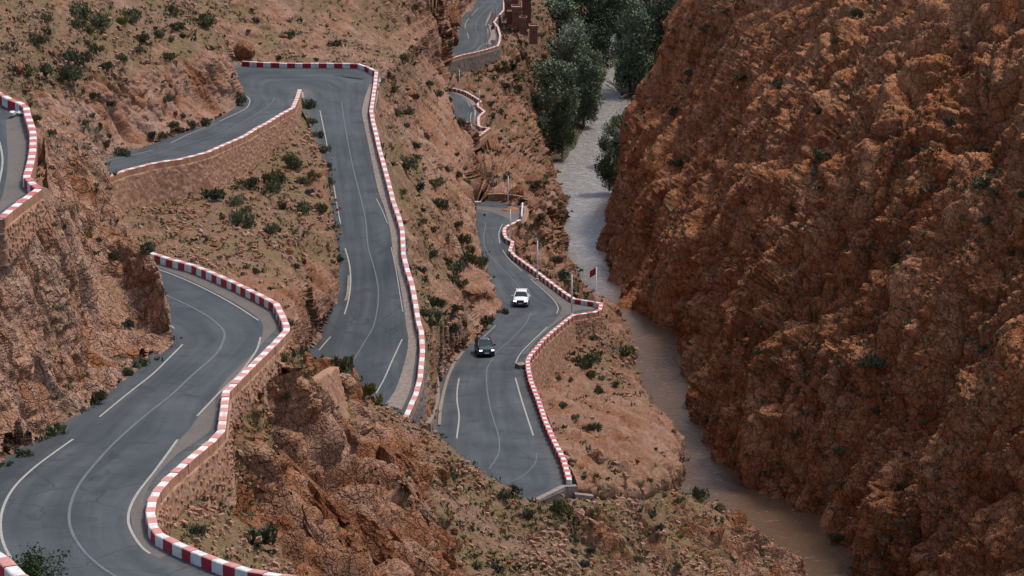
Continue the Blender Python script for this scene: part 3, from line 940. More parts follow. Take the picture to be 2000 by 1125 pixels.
# --- ground right of the valley road and round the far roads, down to the river
T8 = [
 k4([(930,-60,740),(990,-60,745),(1040,-60,760),(1080,-60,790),(1140,-70,850),(1200,-80,-107.5)], 0.4),
 k4([(930,-20,690),(990,-10,675),(1030,5,660),(1070,15,690),(1120,0,770),(1180,-10,-107.5)], 0.4),
 k4([(935,40,640),(988,30,630),(1030,52,620),(1060,82,632),(1100,90,700),(1160,90,-107.5)], 0.4),
 k4([(885,100,600),(985,112,566),(1010,125,580),(1045,150,600),(1075,180,615),(1120,230,-107.5)], 0.45),
 k4([(845,152,537),(890,160,532),(960,140,550),(1010,170,563),(1050,220,582),(1095,280,-107.5)], 0.45),
 k4([(845,176,516),(900,174,520),(955,174,532),(1000,205,545),(1045,260,550),(1085,315,-107.5)], 0.5),
 k4([(862,222,496),(925,205,497),(962,210,503),(1000,240,507),(1045,295,515),(1085,345,-107.5)], 0.5),
 k4([(880,285,462),(918,283,455),(958,256,458),(995,285,466),(1040,320,480),(1095,372,-107.5)], 0.55),
 k4([(890,335,425),(930,333,408),(975,328,408),(1010,345,425),(1052,362,448),(1108,400,-107.5)], 0.8),
 k4([(895,372,398),(930,378,388),(985,385,385),(1030,382,392),(1062,395,420),(1100,425,-107.5)], 0.8),
 k4([(900,392,382),(935,398,380),(990,405,376),(1034,402,378),(1058,420,402),(1095,450,-107.5)], 0.6),
 k4([(910,450,371),(990,448,365),(1018,440,363),(1045,445,371),(1072,462,398),(1100,492,-107.5)], 0.75),
 k4([(930,500,352),(1002,482,349),(1030,490,350),(1058,500,358),(1085,515,385),(1118,545,-107.5)], 0.7),
 k4([(955,550,332),(1045,533,333),(1070,535,335),(1095,540,343),(1118,555,368),(1145,592,-107.5)], 0.55),
 k4([(975,600,316),(1110,583,315),(1128,575,318),(1148,580,328),(1165,596,352),(1190,625,-107.5)], 0.55),
 k4([(985,640,308),(1120,608,308),(1150,605,312),(1180,608,322),(1205,635,345),(1235,680,-107.5)], 0.5),
]
patch('slope_river_bank', T8, 250, 460, M['dark_scree'], amp=1.0, soil=0.5, seed=88, thr=0.49, fade=(0, 0, 0, 0),
      style=dict(big=2.0, mid=1.6, fine=0.4, size=3.0, mega=1.8, msize=8.0, d=(0.5, 0.0, -0.85), stretch=1.5))

# --- river and its islands
def water_mat():
    m, nt, b = newmat('muddy_river_water')
    v = mapping(nt, (1, 0.55, 1))
    n1 = noise(nt, 0.9, 6, 0.65, 0.8, v)
    n2 = noise(nt, 0.12, 3, 0.5, 0.5, v)
    n3 = noise(nt, 3.0, 3, 0.6, 0.4, v)
    sx = N(nt, "ShaderNodeSeparateXYZ")
    nt.links.new(v, sx.inputs[0])
    rapid_sheen = ramp(nt, mth(nt, 'MULTIPLY', mth(nt, 'ADD', mth(nt, 'MULTIPLY', sx.outputs[1], 1 / 0.55), mth(nt, 'MULTIPLY', n2, 60.0)), 0.001), [(0.44, 0.0), (0.50, 1.0), (0.72, 1.0), (0.80, 0.4)])
    col = mixc(nt, n2, (0.115, 0.068, 0.040), (0.165, 0.10, 0.062))
    col = mixc(nt, mth(nt, 'MULTIPLY', rapid_sheen, 0.75), col, (0.33, 0.315, 0.30))  # far rapids greyed: the sky's reflection is painted into the colour
    vf = mapping(nt, (0.8, 0.9, 1))
    fo = noise(nt, 0.9, 9, 0.75, 1.0, vf)
    thr = mth(nt, 'SUBTRACT', fo, mth(nt, 'SUBTRACT', 0.10, mth(nt, 'MULTIPLY', rapid_sheen, 0.10)))
    foam_glint = ramp(nt, thr, [(0.50, 0.0), (0.62, 1.0)])
    col = mixc(nt, mth(nt, 'MULTIPLY', foam_glint, 0.65), col, (0.60, 0.58, 0.56))  # pale flecks: foam, and bright wave highlights painted in with it
    nt.links.new(col, b.inputs["Base Color"])
    b.inputs["Roughness"].default_value = 0.14
    b.inputs["IOR"].default_value = 1.33
    b.inputs["Specular IOR Level"].default_value = 0.5
    bump(nt, b, mth(nt, 'ADD', mth(nt, 'ADD', n1, mth(nt, 'MULTIPLY', n3, 0.35)), mth(nt, 'MULTIPLY', fo, 0.4)), 0.8, 0.24)
    return m
M['water'] = water_mat()
xs = np.linspace(-60, 160, 90)
ys = np.linspace(180, 1150, 300)
Xg, Yg = np.meshgrid(xs, ys)
wp = np.stack([Xg.ravel(), Yg.ravel(), np.zeros(Xg.size)], -1)
wp[:, 2] = 0.10 * fbm(wp / 5.0, 3, 300) + 0.05 * fbm(wp / 1.5, 2, 301)
tag(mesh_np('river', wp, grid_faces(300, 90), M['water'], True), kind='structure')
# ground sheet far below everything, out to the horizon
mesh_g = MB()
mesh_g.add([(-3000, -300, -6), (3000, -300, -6), (3000, 3500, -6), (-3000, 3500, -6)], [(0, 1, 2, 3)])
tag(mesh_g.build('ground', M['hill']), kind='structure')

# --- retaining walls
def offset_poly(P, d):
    """shift a polyline sideways in plan by d metres (positive: to the right of its direction)"""
    t = np.gradient(P[:, :2], axis=0)
    seg_t = np.diff(P[:, :2], axis=0)
    seg_t /= np.linalg.norm(seg_t, axis=1)[:, None] + 1e-9
    nr = np.stack([seg_t[:, 1], -seg_t[:, 0]], -1)
    out = P.copy()
    for i in range(len(P)):
        a = nr[max(i - 1, 0)]
        b = nr[min(i, len(nr) - 1)]
        m = a + b
        L = np.linalg.norm(m)
        m = m / L if L > 1e-6 else a
        c = max(0.45, float(m @ a))
        out[i, :2] += m * d / c
    return out

def retaining_wall(name, P, side, height, mat, label, cat='wall', seed=0, cell=0.38, batter=0.08, top=0.0, res=0.16):
    """P road level polyline of the barrier; side +1/-1 the outer side; height: number or list along P"""
    Q = offset_poly(P, side * 0.27)
    L = np.linalg.norm(np.diff(Q, axis=0), axis=1).sum()
    n = max(8, int(L / res))
    s = np.r_[0, np.cumsum(np.linalg.norm(np.diff(Q, axis=0), axis=1))]
    hts = np.interp(np.linspace(0, s[-1], n), s, np.broadcast_to(np.asarray(height, float), len(Q)) if np.ndim(height) else np.full(len(Q), float(height)))
    T = resamp(Q, n)
    T2 = offset_poly(T, side * 1.0) - T
    T2[:, 2] = 0
    T2 /= np.linalg.norm(T2, axis=1)[:, None] + 1e-9
    k = max(6, int(np.max(hts) / res))
    v = np.linspace(0, 1, k)
    G = T[None] + np.zeros((k, 1, 1))
    G = G + T2[None] * (v[:, None] * hts[None])[..., None] * batter
    G[..., 2] += top - v[:, None] * hts[None]
    sl = np.linspace(0, s[-1], n)
    uv = np.stack([np.tile(sl, k) / (cell * 1.35), G[..., 2].ravel() / cell, np.zeros(n * k)], -1)
    uv = uv + 0.35 * np.stack([perlin(uv * 0.8 + 5, 90), perlin(uv * 0.8 + 9, 91), np.zeros(n * k)], -1)
    c, e, val = cells(uv, seed + 400, 0.3)
    cr = smooth(0.03, 0.16, e)
    P3 = G.reshape(-1, 3) + np.tile(T2, (k, 1)) * (cr * (0.045 + 0.05 * val) + 0.04 * perlin(uv * 0.2, 95))[:, None]
    cap = T - T2 * 0.55
    cap[:, 2] += top
    P3 = np.concatenate([cap, P3])
    at = {"cellr": np.r_[np.full(n, 0.5), val], "crack": np.r_[np.zeros(n), cr]}
    F = grid_faces(k + 1, n, side < 0)
    root = empty(name, tuple(T[n // 2]))
    tag(root, label, cat)
    o = mesh_np('masonry', P3 - T[n // 2], F, mat, True, parent=root, attrs=at)
    return root, T, T2, hts

w_A, tA, nA, hA = retaining_wall('retaining_wall', bar_A[11:27], -1, [0.6,3.0,3.4,3.6,4.0,4.2,4.4,4.4,4.2,4.2,4.0,3.8,3.4,2.6,1.2,0.5], M['masonry'], 'brown rubble stone wall holding up the nearest bend of the road, lower left', seed=1)
w_S, tS, nS, hS = retaining_wall('retaining_wall', bar_S, 1, [5.5,5.2,5.0,4.8,4.6,4.4,4.0,3.4,3.0,2.8,2.8,2.8,2.6,2.2], M['masonry'], 'long reddish stone wall under the spur road below the hairpin', seed=2, cell=0.42)
w_U, tU, nU, hU = retaining_wall('retaining_wall', bar_U[0:6], 1, [2.2,2.2,2.1,1.6,1.2,0.8], M['masonry'], 'short stone wall under the upper road at the left edge', seed=3, cell=0.36)
w_C1, tC1, nC1, hC1 = retaining_wall('retaining_wall', bar_C[18:22], -1, [1.6,2.2,2.3,2.3], M['masonry'], 'stone wall of the lookout corner with the flag pole', seed=4)
w_C2, tC2, nC2, hC2 = retaining_wall('retaining_wall', bar_C[21:28], -1, [4.0,4.6,4.8,4.4,4.2,3.6,2.2], M['masonry'], 'tall brown wall of the valley road below the lookout corner', seed=5)
w_C3, *_ = retaining_wall('retaining_wall', bar_C[0:15], -1, 1.3, M['masonry'], 'low stone footing under the barrier at the upper end of the valley road', seed=6)
w_M, tM, nM, hM = retaining_wall('retaining_wall', bar_M[24:30], -1, [1.0,2.2,3.2,4.2,4.6,4.8], M['masonry_grey'], 'curved grey stone wall at the lower end of the middle road', seed=7)
w_F, *_ = retaining_wall('retaining_wall', bar_F, -1, [3.0,3.2,3.4,3.4,3.2,3.0,3.0,3.2,3.6,3.8,3.8,3.6,3.2,2.8,2.6], M['masonry_grey'], 'grey stone wall carrying the far road beside the reddish houses', seed=8, cell=0.5, res=0.3)
w_L, *_ = retaining_wall('retaining_wall', bar_L, -1, 1.4, M['masonry'], 'low stone footing under the barrier of the far loop road', seed=9, res=0.3)

# --- painted barriers: one thing each, every painted length a block of its own
def barrier(P, side, label, block=1.0, width=0.5, start_red=True, jog=0.01, seed=0, tops='pink_top'):
    Q = P.copy()
    s = np.r_[0, np.cumsum(np.linalg.norm(np.diff(Q, axis=0), axis=1))]
    L = s[-1]
    n = max(1, int(round(L / block)))
    rng = random.Random(seed)
    cuts = [0] + [L * (i + rng.uniform(-0.07, 0.07)) / n for i in range(1, n)] + [L]
    org = Q[len(Q) // 2]
    root = tag(empty('road_barrier', tuple(org)), label, 'barrier', 'red and white road barriers')
    def at(t):
        return np.array([np.interp(t, s, Q[:, k]) for k in range(3)])
    seg_t = np.diff(Q[:, :2], axis=0)
    seg_t /= np.linalg.norm(seg_t, axis=1)[:, None] + 1e-9
    nrm = np.stack([seg_t[:, 1], -seg_t[:, 0]], -1)
    def nat(t, lo=None):
        """sideways direction at t, mitred at corners"""
        k = int(np.searchsorted(s, t, side='right') - 1)
        k = min(max(k, 0), len(nrm) - 1)
        near = int(np.argmin(np.abs(s - t)))
        if abs(s[near] - t) < 1e-6 and 0 < near < len(s) - 1:
            m = nrm[near - 1] + nrm[near]
            m /= np.linalg.norm(m) + 1e-9
            return m / max(0.55, float(m @ nrm[near]))
        return nrm[k]
    for i in range(n):
        red = (i % 2 == 0) == start_red
        a, b = cuts[i], cuts[i + 1]
        ts = [a] + [t for t in s if a + 0.06 < t < b - 0.06] + [b]
        w = width / 2 + (jog if red else -jog * 0.5)
        hz = BH + rng.uniform(-0.02, 0.02) + (0.012 if red else 0)
        V, F, mi = [], [], []
        for t in ts:
            p, m = at(t), nat(t)
            j = rng.uniform(-0.012, 0.012)
            for (o_, z) in ((-w - 0.02, -0.35), (-w, hz - 0.04), (-w + 0.05, hz), (w - 0.05, hz + 0.0), (w, hz - 0.04), (w + 0.02, -0.5)):
                V.append((p[0] + m[0] * (o_ + j) - org[0], p[1] + m[1] * (o_ + j) - org[1], p[2] + z - org[2]))
        K = 6
        for q in range(len(ts) - 1):
            for k in range(K - 1):
                x = q * K + k
                F.append((x, x + 1, x + K + 1, x + K))
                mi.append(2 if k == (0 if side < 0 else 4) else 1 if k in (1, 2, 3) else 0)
        F.append(tuple(range(K))[::-1]); mi.append(0)
        F.append(tuple((len(ts) - 1) * K + k for k in range(K))); mi.append(0)
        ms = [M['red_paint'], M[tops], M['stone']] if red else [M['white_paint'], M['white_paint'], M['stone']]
        o = mesh_py('red_block' if red else 'white_block', V, F, ms, root, midx=mi)
    return root

barrier(bar_A, -1, 'red and white barrier along the nearest bend, lower left of the photo', seed=1, start_red=False)
barrier(bar_M, -1, 'longest red and white barrier, round the hairpin and down the middle road', seed=2, block=1.03)
barrier(bar_S, 1, 'red and white barrier on top of the long reddish spur wall', seed=3, block=0.95)
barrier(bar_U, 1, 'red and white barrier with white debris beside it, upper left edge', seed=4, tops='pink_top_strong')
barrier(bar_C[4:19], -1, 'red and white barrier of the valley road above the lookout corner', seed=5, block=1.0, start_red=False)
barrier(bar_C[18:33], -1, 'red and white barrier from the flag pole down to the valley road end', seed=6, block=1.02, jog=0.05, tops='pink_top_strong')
barrier(bar_L, -1, 'zigzag red and white barrier of the far loop road', seed=7)
barrier(bar_F, -1, 'most distant red and white barrier, beside the reddish houses', seed=8)
barrier(bar_N, -1, 'short end of barrier in the lower left corner', seed=9, block=1.2, start_red=True)

# --- road markings and shoulders laid on the roads
def on_road(road, px, py):
    d = unproj(px, py, 1.0) - np.array([0, 0, CAM_H])
    hit = ROADS[road]['bvh'].ray_cast(Vector((0, 0, CAM_H)), Vector(d).normalized(), 3000)
    return hit[0]

def smooth_line(pts, n=5):
    A = np.array(pts, float)
    t = np.linspace(0, len(A) - 1, (len(A) - 1) * n + 1)
    return catmull(A, t, 0)

def marking(road, pts, width=0.14, mat='line_white', lift=0.022, name='road_line'):
    A = smooth_line(pts)
    P = [on_road(road, a[0], a[1]) for a in A]
    P = np.array([tuple(p) for p in P if p is not None])
    if len(P) < 2:
        print('marking missed', road, pts[0]); return
    seg_t = np.gradient(P[:, :2], axis=0)
    seg_t /= np.linalg.norm(seg_t, axis=1)[:, None] + 1e-9
    nr = np.stack([seg_t[:, 1], -seg_t[:, 0], np.zeros(len(P))], -1)
    up = np.array([0, 0, lift])
    V = np.stack([P + nr * width / 2 + up, P - nr * width / 2 + up], 1).reshape(-1, 3)
    F = grid_faces(len(P), 2, True)
    a, b_, c_ = V[F[0][0]], V[F[0][1]], V[F[0][2]]
    if np.cross(b_ - a, c_ - b_)[2] < 0:
        F = F[:, ::-1]
    tag(mesh_np(name, V, F, M[mat], True), kind='structure')

def band(road, A, B, mat='gravel', lift=0.012, name='road_shoulder', n=6):
    """ground cover between two pixel-traced lines that lie on a road"""
    a, b = smooth_line(A, 8), smooth_line(B, 8)
    m = max(len(a), len(b))
    def rs2(x):
        t = np.linspace(0, len(x) - 1, m)
        return catmull(x, t, 0)
    a, b = rs2(a), rs2(b)
    V, ok = [], True
    for i in range(m):
        for k in range(n):
            q = a[i] * (1 - k / (n - 1)) + b[i] * k / (n - 1)
            h = on_road(road, q[0], q[1])
            if h is None:
                print('band missed', road, q); return
            V.append((h[0], h[1], h[2] + lift))
    V = np.array(V)
    F = grid_faces(m, n)
    x, y, z = V[F[0][0]], V[F[0][1]], V[F[0][2]]
    if np.cross(y - x, z - y)[2] < 0:
        F = F[:, ::-1]
    tag(mesh_np(name, V, F, M[mat], True), kind='structure')

A_ = 'road_near_bend'
W, Fn = 'line_white', 'line_faint'
for pts, w, m in [
    ([(303,525),(330,534),(360,546),(395,562),(430,580),(460,597),(485,613),(505,626)], .13, W),
    ([(509,659),(503,680),(493,697),(467,731),(432,764),(403,794),(385,813)], .13, W),
    ([(347,859),(326,888),(301,922),(270,962),(254,993),(251,1021),(261,1046),(277,1069),(293,1082)], .15, W),
    ([(305,568),(347,587),(389,608),(420,629),(438,650),(434,671),(420,694),(378,731),(333,773),(280,815),(228,861),(186,906),(154,948),(137,990),(137,1029),(154,1064),(182,1095),(224,1125),(290,1155)], .16, Fn),
    ([(318,625),(341,642)], .12, W), ([(357,673),(330,700),(298,731),(245,773),(194,815)], .13, W),
    ([(143,858),(105,885),(63,917),(28,952),(7,990),(1,1029),(10,1070),(40,1120)], .15, W)]:
    marking(A_, pts, w, m)
H_ = 'road_hairpin'
for pts, w, m in [
    ([(461,177),(474,183),(486.5,193),(487,202),(479.5,212.5),(455,225),(429,237)], .12, W),
    ([(402,249),(365,264),(333,280)], .10, W), ([(298,294),(245,306),(189,318)], .10, W),
    ([(535.5,192),(530,202),(514.5,214),(490,230),(455,249),(420,265),(350,286),(280,308),(200,333)], .12, Fn),
    ([(549.5,173),(560,175),(569,179)], .12, Fn), ([(640,166),(655,177),(664,190)], .12, Fn)]:
    marking(H_, pts, w, m)
Mi = 'road_middle'
for pts, w, m in [
    ([(667,200),(672,233.5),(679,275),(690,330),(703,380),(714,430),(719,483),(731,525),(738,560),(738,595),(729.5,637),(712,668),(689,707)], .12, Fn),
    ([(625,216),(630,240.5),(637,274),(641,300)], .11, W), ([(652,362),(658,400),(665,437)], .11, W),
    ([(674,485),(682,514.5),(685,549.5),(681,584.5),(673,614)], .13, W), ([(645.5,658),(623,684)], .13, W),
    ([(785.5,663),(768,700),(750.5,740),(735,768)], .13, W),
    ([(764,483),(774,530),(781,574),(787,609)], .08, W), ([(735,388),(747,412),(757,437)], .08, W)]:
    marking(Mi, pts, w, m)
V_ = 'road_valley'
for pts, w, m in [
    ([(934,429),(948,437.5),(945,462),(950,490),(971,514.5),(995.5,539),(1018,566)], .12, Fn),
    ([(1036.5,611.5),(1025,635),(999.5,662),(969.5,688),(957,709),(950.5,725),(951,757),(959,803),(972,845),(975,862),(973,888.5),(955,916.5)], .12, Fn),
    ([(981.5,437.5),(974.5,455),(976,476)], .12, W), ([(981,488),(995.5,507.5),(1020,530)], .10, W),
    ([(1036,545),(1062,567),(1083,588),(1090,602),(1087.6,612.5)], .12, W),
    ([(1069,639),(1041,665),(1016.5,691),(1007,709)], .13, W),
    ([(1006.5,738),(1020,785),(1032,822),(1041.6,851)], .15, W),
    ([(1048,885),(1044.5,906),(1020,930.5),(988.5,945)], .09, Fn),
    ([(927,412),(956,416)], .12, W), ([(968,636),(951,652),(932.5,669)], .10, W),
    ([(896.7,739),(893,762),(893,785),(896.7,815),(892,856.5)], .14, W)]:
    marking(V_, pts, w, m)
for pts, w, m in [
    ([(900,190),(911,196),(919,209)], .12, W), ([(921,220),(919,230),(921,247.5)], .12, W), ([(915,258),(910.6,263)], .12, W)]:
    marking('road_loop', pts, w, m)
for pts, w, m in [
    ([(966,6),(949,20),(935,34),(929,46),(930,60),(934,70),(931,82.5),(922.5,94),(910,100)], .14, Fn),
    ([(934,16),(921,30.6)], .14, W), ([(916,36),(909,46),(909,55.6)], .14, W), ([(913,64),(915.6,76)], .14, W),
    ([(955.6,36),(949,46),(951,54)], .14, W), ([(946,85.6),(938,92),(930,99)], .12, W)]:
    marking('road_far', pts, w, m)
marking('road_upper', [(-4,270),(2,290),(5,315),(1,345),(-8,380)], .13, W)

band(A_, [(303,512),(340,520),(380,532),(430,556),(480,582),(515,603),(532,620),(540,640),(520,663),(480,705),(445,738),(422,772),(420,805),(412,838),(390,858),(350,885),(318,915),(296,942),(283,970),(281,1000),(288,1030),(303,1052),(340,1078)],
         [(305,521),(335,532),(375,549),(420,571),(470,598),(500,618),(512,632),(513,650),(505,680),(488,710),(455,742),(420,775),(392,808),(370,838),(350,860),(325,892),(303,924),(275,962),(258,992),(257,1021),(265,1046),(282,1072),(310,1092)])
band(Mi, [(731,165),(724,190),(718,217),(723,242),(730,275),(742,318),(756,370),(770,410),(779,450),(783,500),(793,545),(802,600),(810,640),(815,660),(812,690),(806,735),(800,765),(785,800)],
         [(722,165),(713,190),(707,217),(711,242),(718,275),(727,318),(738,370),(752,410),(762,450),(769,500),(780,545),(789,600),(794,640),(797,660),(795,690),(782,735),(770,765),(752,790)], mat='concrete')
band(V_, [(1040,532),(1075,560),(1108,585),(1160,602),(1130,606),(1105,618),(1080,636),(1050,662),(1027,690)],
         [(1030,537),(1060,562),(1084,586),(1096,600),(1094,612),(1082,628),(1062,646),(1042,667),(1020,692)])
band(V_, [(922,402),(955,404),(985,408),(1015,412),(1016,425)], [(930,409),(958,414),(985,424),(998,432),(1000,434)])
band('road_far', [(960,20),(950,42),(962,52),(968,66),(967,78),(960,87)], [(957,34),(952,43),(955,52),(958,64),(957,74),(948,86)], mat='concrete', n=3)
band('road_loop', [(882,177),(905,182),(920,190),(930,208),(930,224),(929,240),(945,254),(925,268)], [(884,181),(900,187),(913,195),(924,210),(926,224),(925,240),(930,255),(915,266)], mat='concrete', n=3)
band('road_upper', [(40,225),(52,245),(56,270),(52,300),(45,330),(45,350),(62,368),(40,385),(0,414)], [(10,235),(12,250),(13,270),(15,300),(14,330),(12,350),(8,368),(4,385),(-6,405)], n=5)
marking(H_, [(662,146),(680,149),(708,152)], 1.6, 'tar_stain', 0.015, 'road_patch')
marking(V_, [(998,676),(1008,677),(1020,677)], 1.2, 'tar_stain', 0.015, 'road_patch')
marking(V_, [(975,690),(992,692),(1010,688)], .5, 'tar_stain', 0.015, 'road_patch')
# ------------------------------------------------------------------ where things can stand: the nearest ground seen in each direction
BW, BHh = 1000, 563
_allP = np.concatenate([t[1] for t in TERR])
_allN = np.concatenate([t[2] for t in TERR])
_allR = np.concatenate([t[3] for t in TERR])
_allS = np.concatenate([np.full(len(t[1]), i) for i, t in enumerate(TERR)])
_px, _py, _D = proj(_allP)
_cx, _cy = (_px / 2).astype(int), (_py / 2).astype(int)
_v = (_cx >= 0) & (_cx < BW) & (_cy >= 0) & (_cy < BHh) & (_D > 0)
_o = np.nonzero(_v)[0]
_o = _o[np.argsort(-_D[_o])]
ZI = np.full((BHh, BW), -1, np.int64)
ZI[_cy[_o], _cx[_o]] = _o
_rp = FP
_rx, _ry, _rd = proj(_rp)
_rx, _ry = (_rx / 2).astype(int), (_ry / 2).astype(int)
_rv = (_rx >= 0) & (_rx < BW) & (_ry >= 0) & (_ry < BHh)
RD = np.full((BHh, BW), 1e9)
np.minimum.at(RD, (_ry[_rv], _rx[_rv]), _rd[_rv])

def ground_at(px, py, rad=3):
    """world point, normal, rockness and surface name of the ground in view near (px,py); None over road or water"""
    cx, cy = int(px / 2), int(py / 2)
    best, bi = 1e9, -1
    for dy in range(-rad, rad + 1):
        for dx in range(-rad, rad + 1):
            x, y = cx + dx, cy + dy
            if 0 <= x < BW and 0 <= y < BHh and ZI[y, x] >= 0:
                i = ZI[y, x]
                if _D[i] > RD[y, x] + 0.5:
                    continue
                d = dx * dx + dy * dy
                if d < best:
                    best, bi = d, i
    if bi < 0 or _allP[bi][2] < 0.15:
        return None
    return _allP[bi], _allN[bi], _allR[bi], TERR[_allS[bi]][0]

# ------------------------------------------------------------------ leaves, shrubs, trees
def leaf_mat(name, a, b_, c_, rough=0.7):
    m, nt, b = newmat(name)
    v = mapping(nt)
    n = noise(nt, 0.9, 4, 0.6, 0, v)
    oi = N(nt, "ShaderNodeObjectInfo")
    f = mth(nt, 'ADD', mth(nt, 'MULTIPLY', n, 0.7), mth(nt, 'MULTIPLY', oi.outputs["Random"], 0.3))
    nt.links.new(ramp(nt, f, [(0.35, a), (0.5, b_), (0.68, c_)]), b.inputs["Base Color"])
    b.inputs["Roughness"].default_value = rough
    b.inputs["Specular IOR Level"].default_value = 0.25
    return m
LM = {
 'dark': leaf_mat('dark_green_leaves', (0.055, 0.064, 0.032), (0.105, 0.112, 0.056), (0.155, 0.158, 0.08)),
 'olive': leaf_mat('olive_green_leaves', (0.07, 0.07, 0.03), (0.115, 0.11, 0.048), (0.16, 0.15, 0.065)),
 'grey': leaf_mat('grey_teal_leaves', (0.04, 0.052, 0.043), (0.06, 0.075, 0.062), (0.085, 0.10, 0.08)),
 'yellow': leaf_mat('yellow_green_leaves', (0.12, 0.105, 0.03), (0.17, 0.15, 0.045), (0.22, 0.19, 0.065)),
 'tree': leaf_mat('grey_green_tree_leaves', (0.09, 0.12, 0.07), (0.16, 0.205, 0.125), (0.25, 0.30, 0.19)),
 'tree_dark': leaf_mat('deep_green_tree_leaves', (0.052, 0.078, 0.038), (0.09, 0.125, 0.062), (0.145, 0.18, 0.095)),
 'tree_pale': leaf_mat('silvery_tree_leaves', (0.16, 0.19, 0.135), (0.25, 0.29, 0.21), (0.35, 0.39, 0.29)),
}
M['twig'] = simple('grey_brown_twigs', (0.11, 0.08, 0.06), 0.9)
M['bark'] = simple('grey_bark', (0.15, 0.12, 0.10), 0.9, var=0.3)

def leaf_quads(centers, size, rng, up=0.25, aspect=0.45):
    n = len(centers)
    d = rng.normal(size=(n, 3)); d[:, 2] = np.abs(d[:, 2]) * 0.8 + up
    d /= np.linalg.norm(d, axis=1)[:, None]
    s = np.cross(d, rng.normal(size=(n, 3)))
    s /= np.linalg.norm(s, axis=1)[:, None]
    L = size * rng.uniform(0.6, 1.4, (n, 1))
    a = centers - s * L * aspect * 0.5
    b = centers + s * L * aspect * 0.5
    tip = centers + d * L
    V = np.stack([a, b, tip + s * L * aspect * 0.25, tip - s * L * aspect * 0.25], 1).reshape(-1, 3)
    F = np.arange(4 * n).reshape(-1, 4)
    return V, F

def bush_mesh(seed, n=420, flat=0.75, leaf=0.22, lobes=7):
    rng = np.random.default_rng(seed)
    cs = rng.normal(size=(lobes, 3)) * np.array([0.42, 0.42, 0.2])
    cs[:, 2] = np.abs(cs[:, 2]) + 0.25
    rr = rng.uniform(0.32, 0.58, lobes)
    k = rng.integers(0, lobes, n)
    d = rng.normal(size=(n, 3))
    d /= np.linalg.norm(d, axis=1)[:, None]
    r = rr[k] * rng.uniform(0.45, 1.05, n)
    c = cs[k] + d * r[:, None]
    c[:, 2] = np.abs(c[:, 2]) * flat
    V, F = leaf_quads(c, leaf, rng)
    me = bpy.data.meshes.new('shrub')
    me.from_pydata(V.tolist(), [], F.tolist())
    me.materials.append(LM['dark'])
    return me

BUSH = [bush_mesh(100 + i, n=520 + 60 * (i % 3), flat=0.6 + 0.1 * (i % 4), lobes=5 + i % 4) for i in range(8)]
SPIKY = [bush_mesh(200 + i, n=420, flat=0.8, leaf=0.38, lobes=4) for i in range(3)]
SMALL = [bush_mesh(300 + i, n=130, flat=0.7, leaf=0.34, lobes=3) for i in range(4)]
_mcache = {}
def tinted(me, mat):
    k = (me.name, mat)
    if k not in _mcache:
        c = me.copy()
        c.materials.clear()
        c.materials.append(LM[mat])
        _mcache[k] = c
    return _mcache[k]

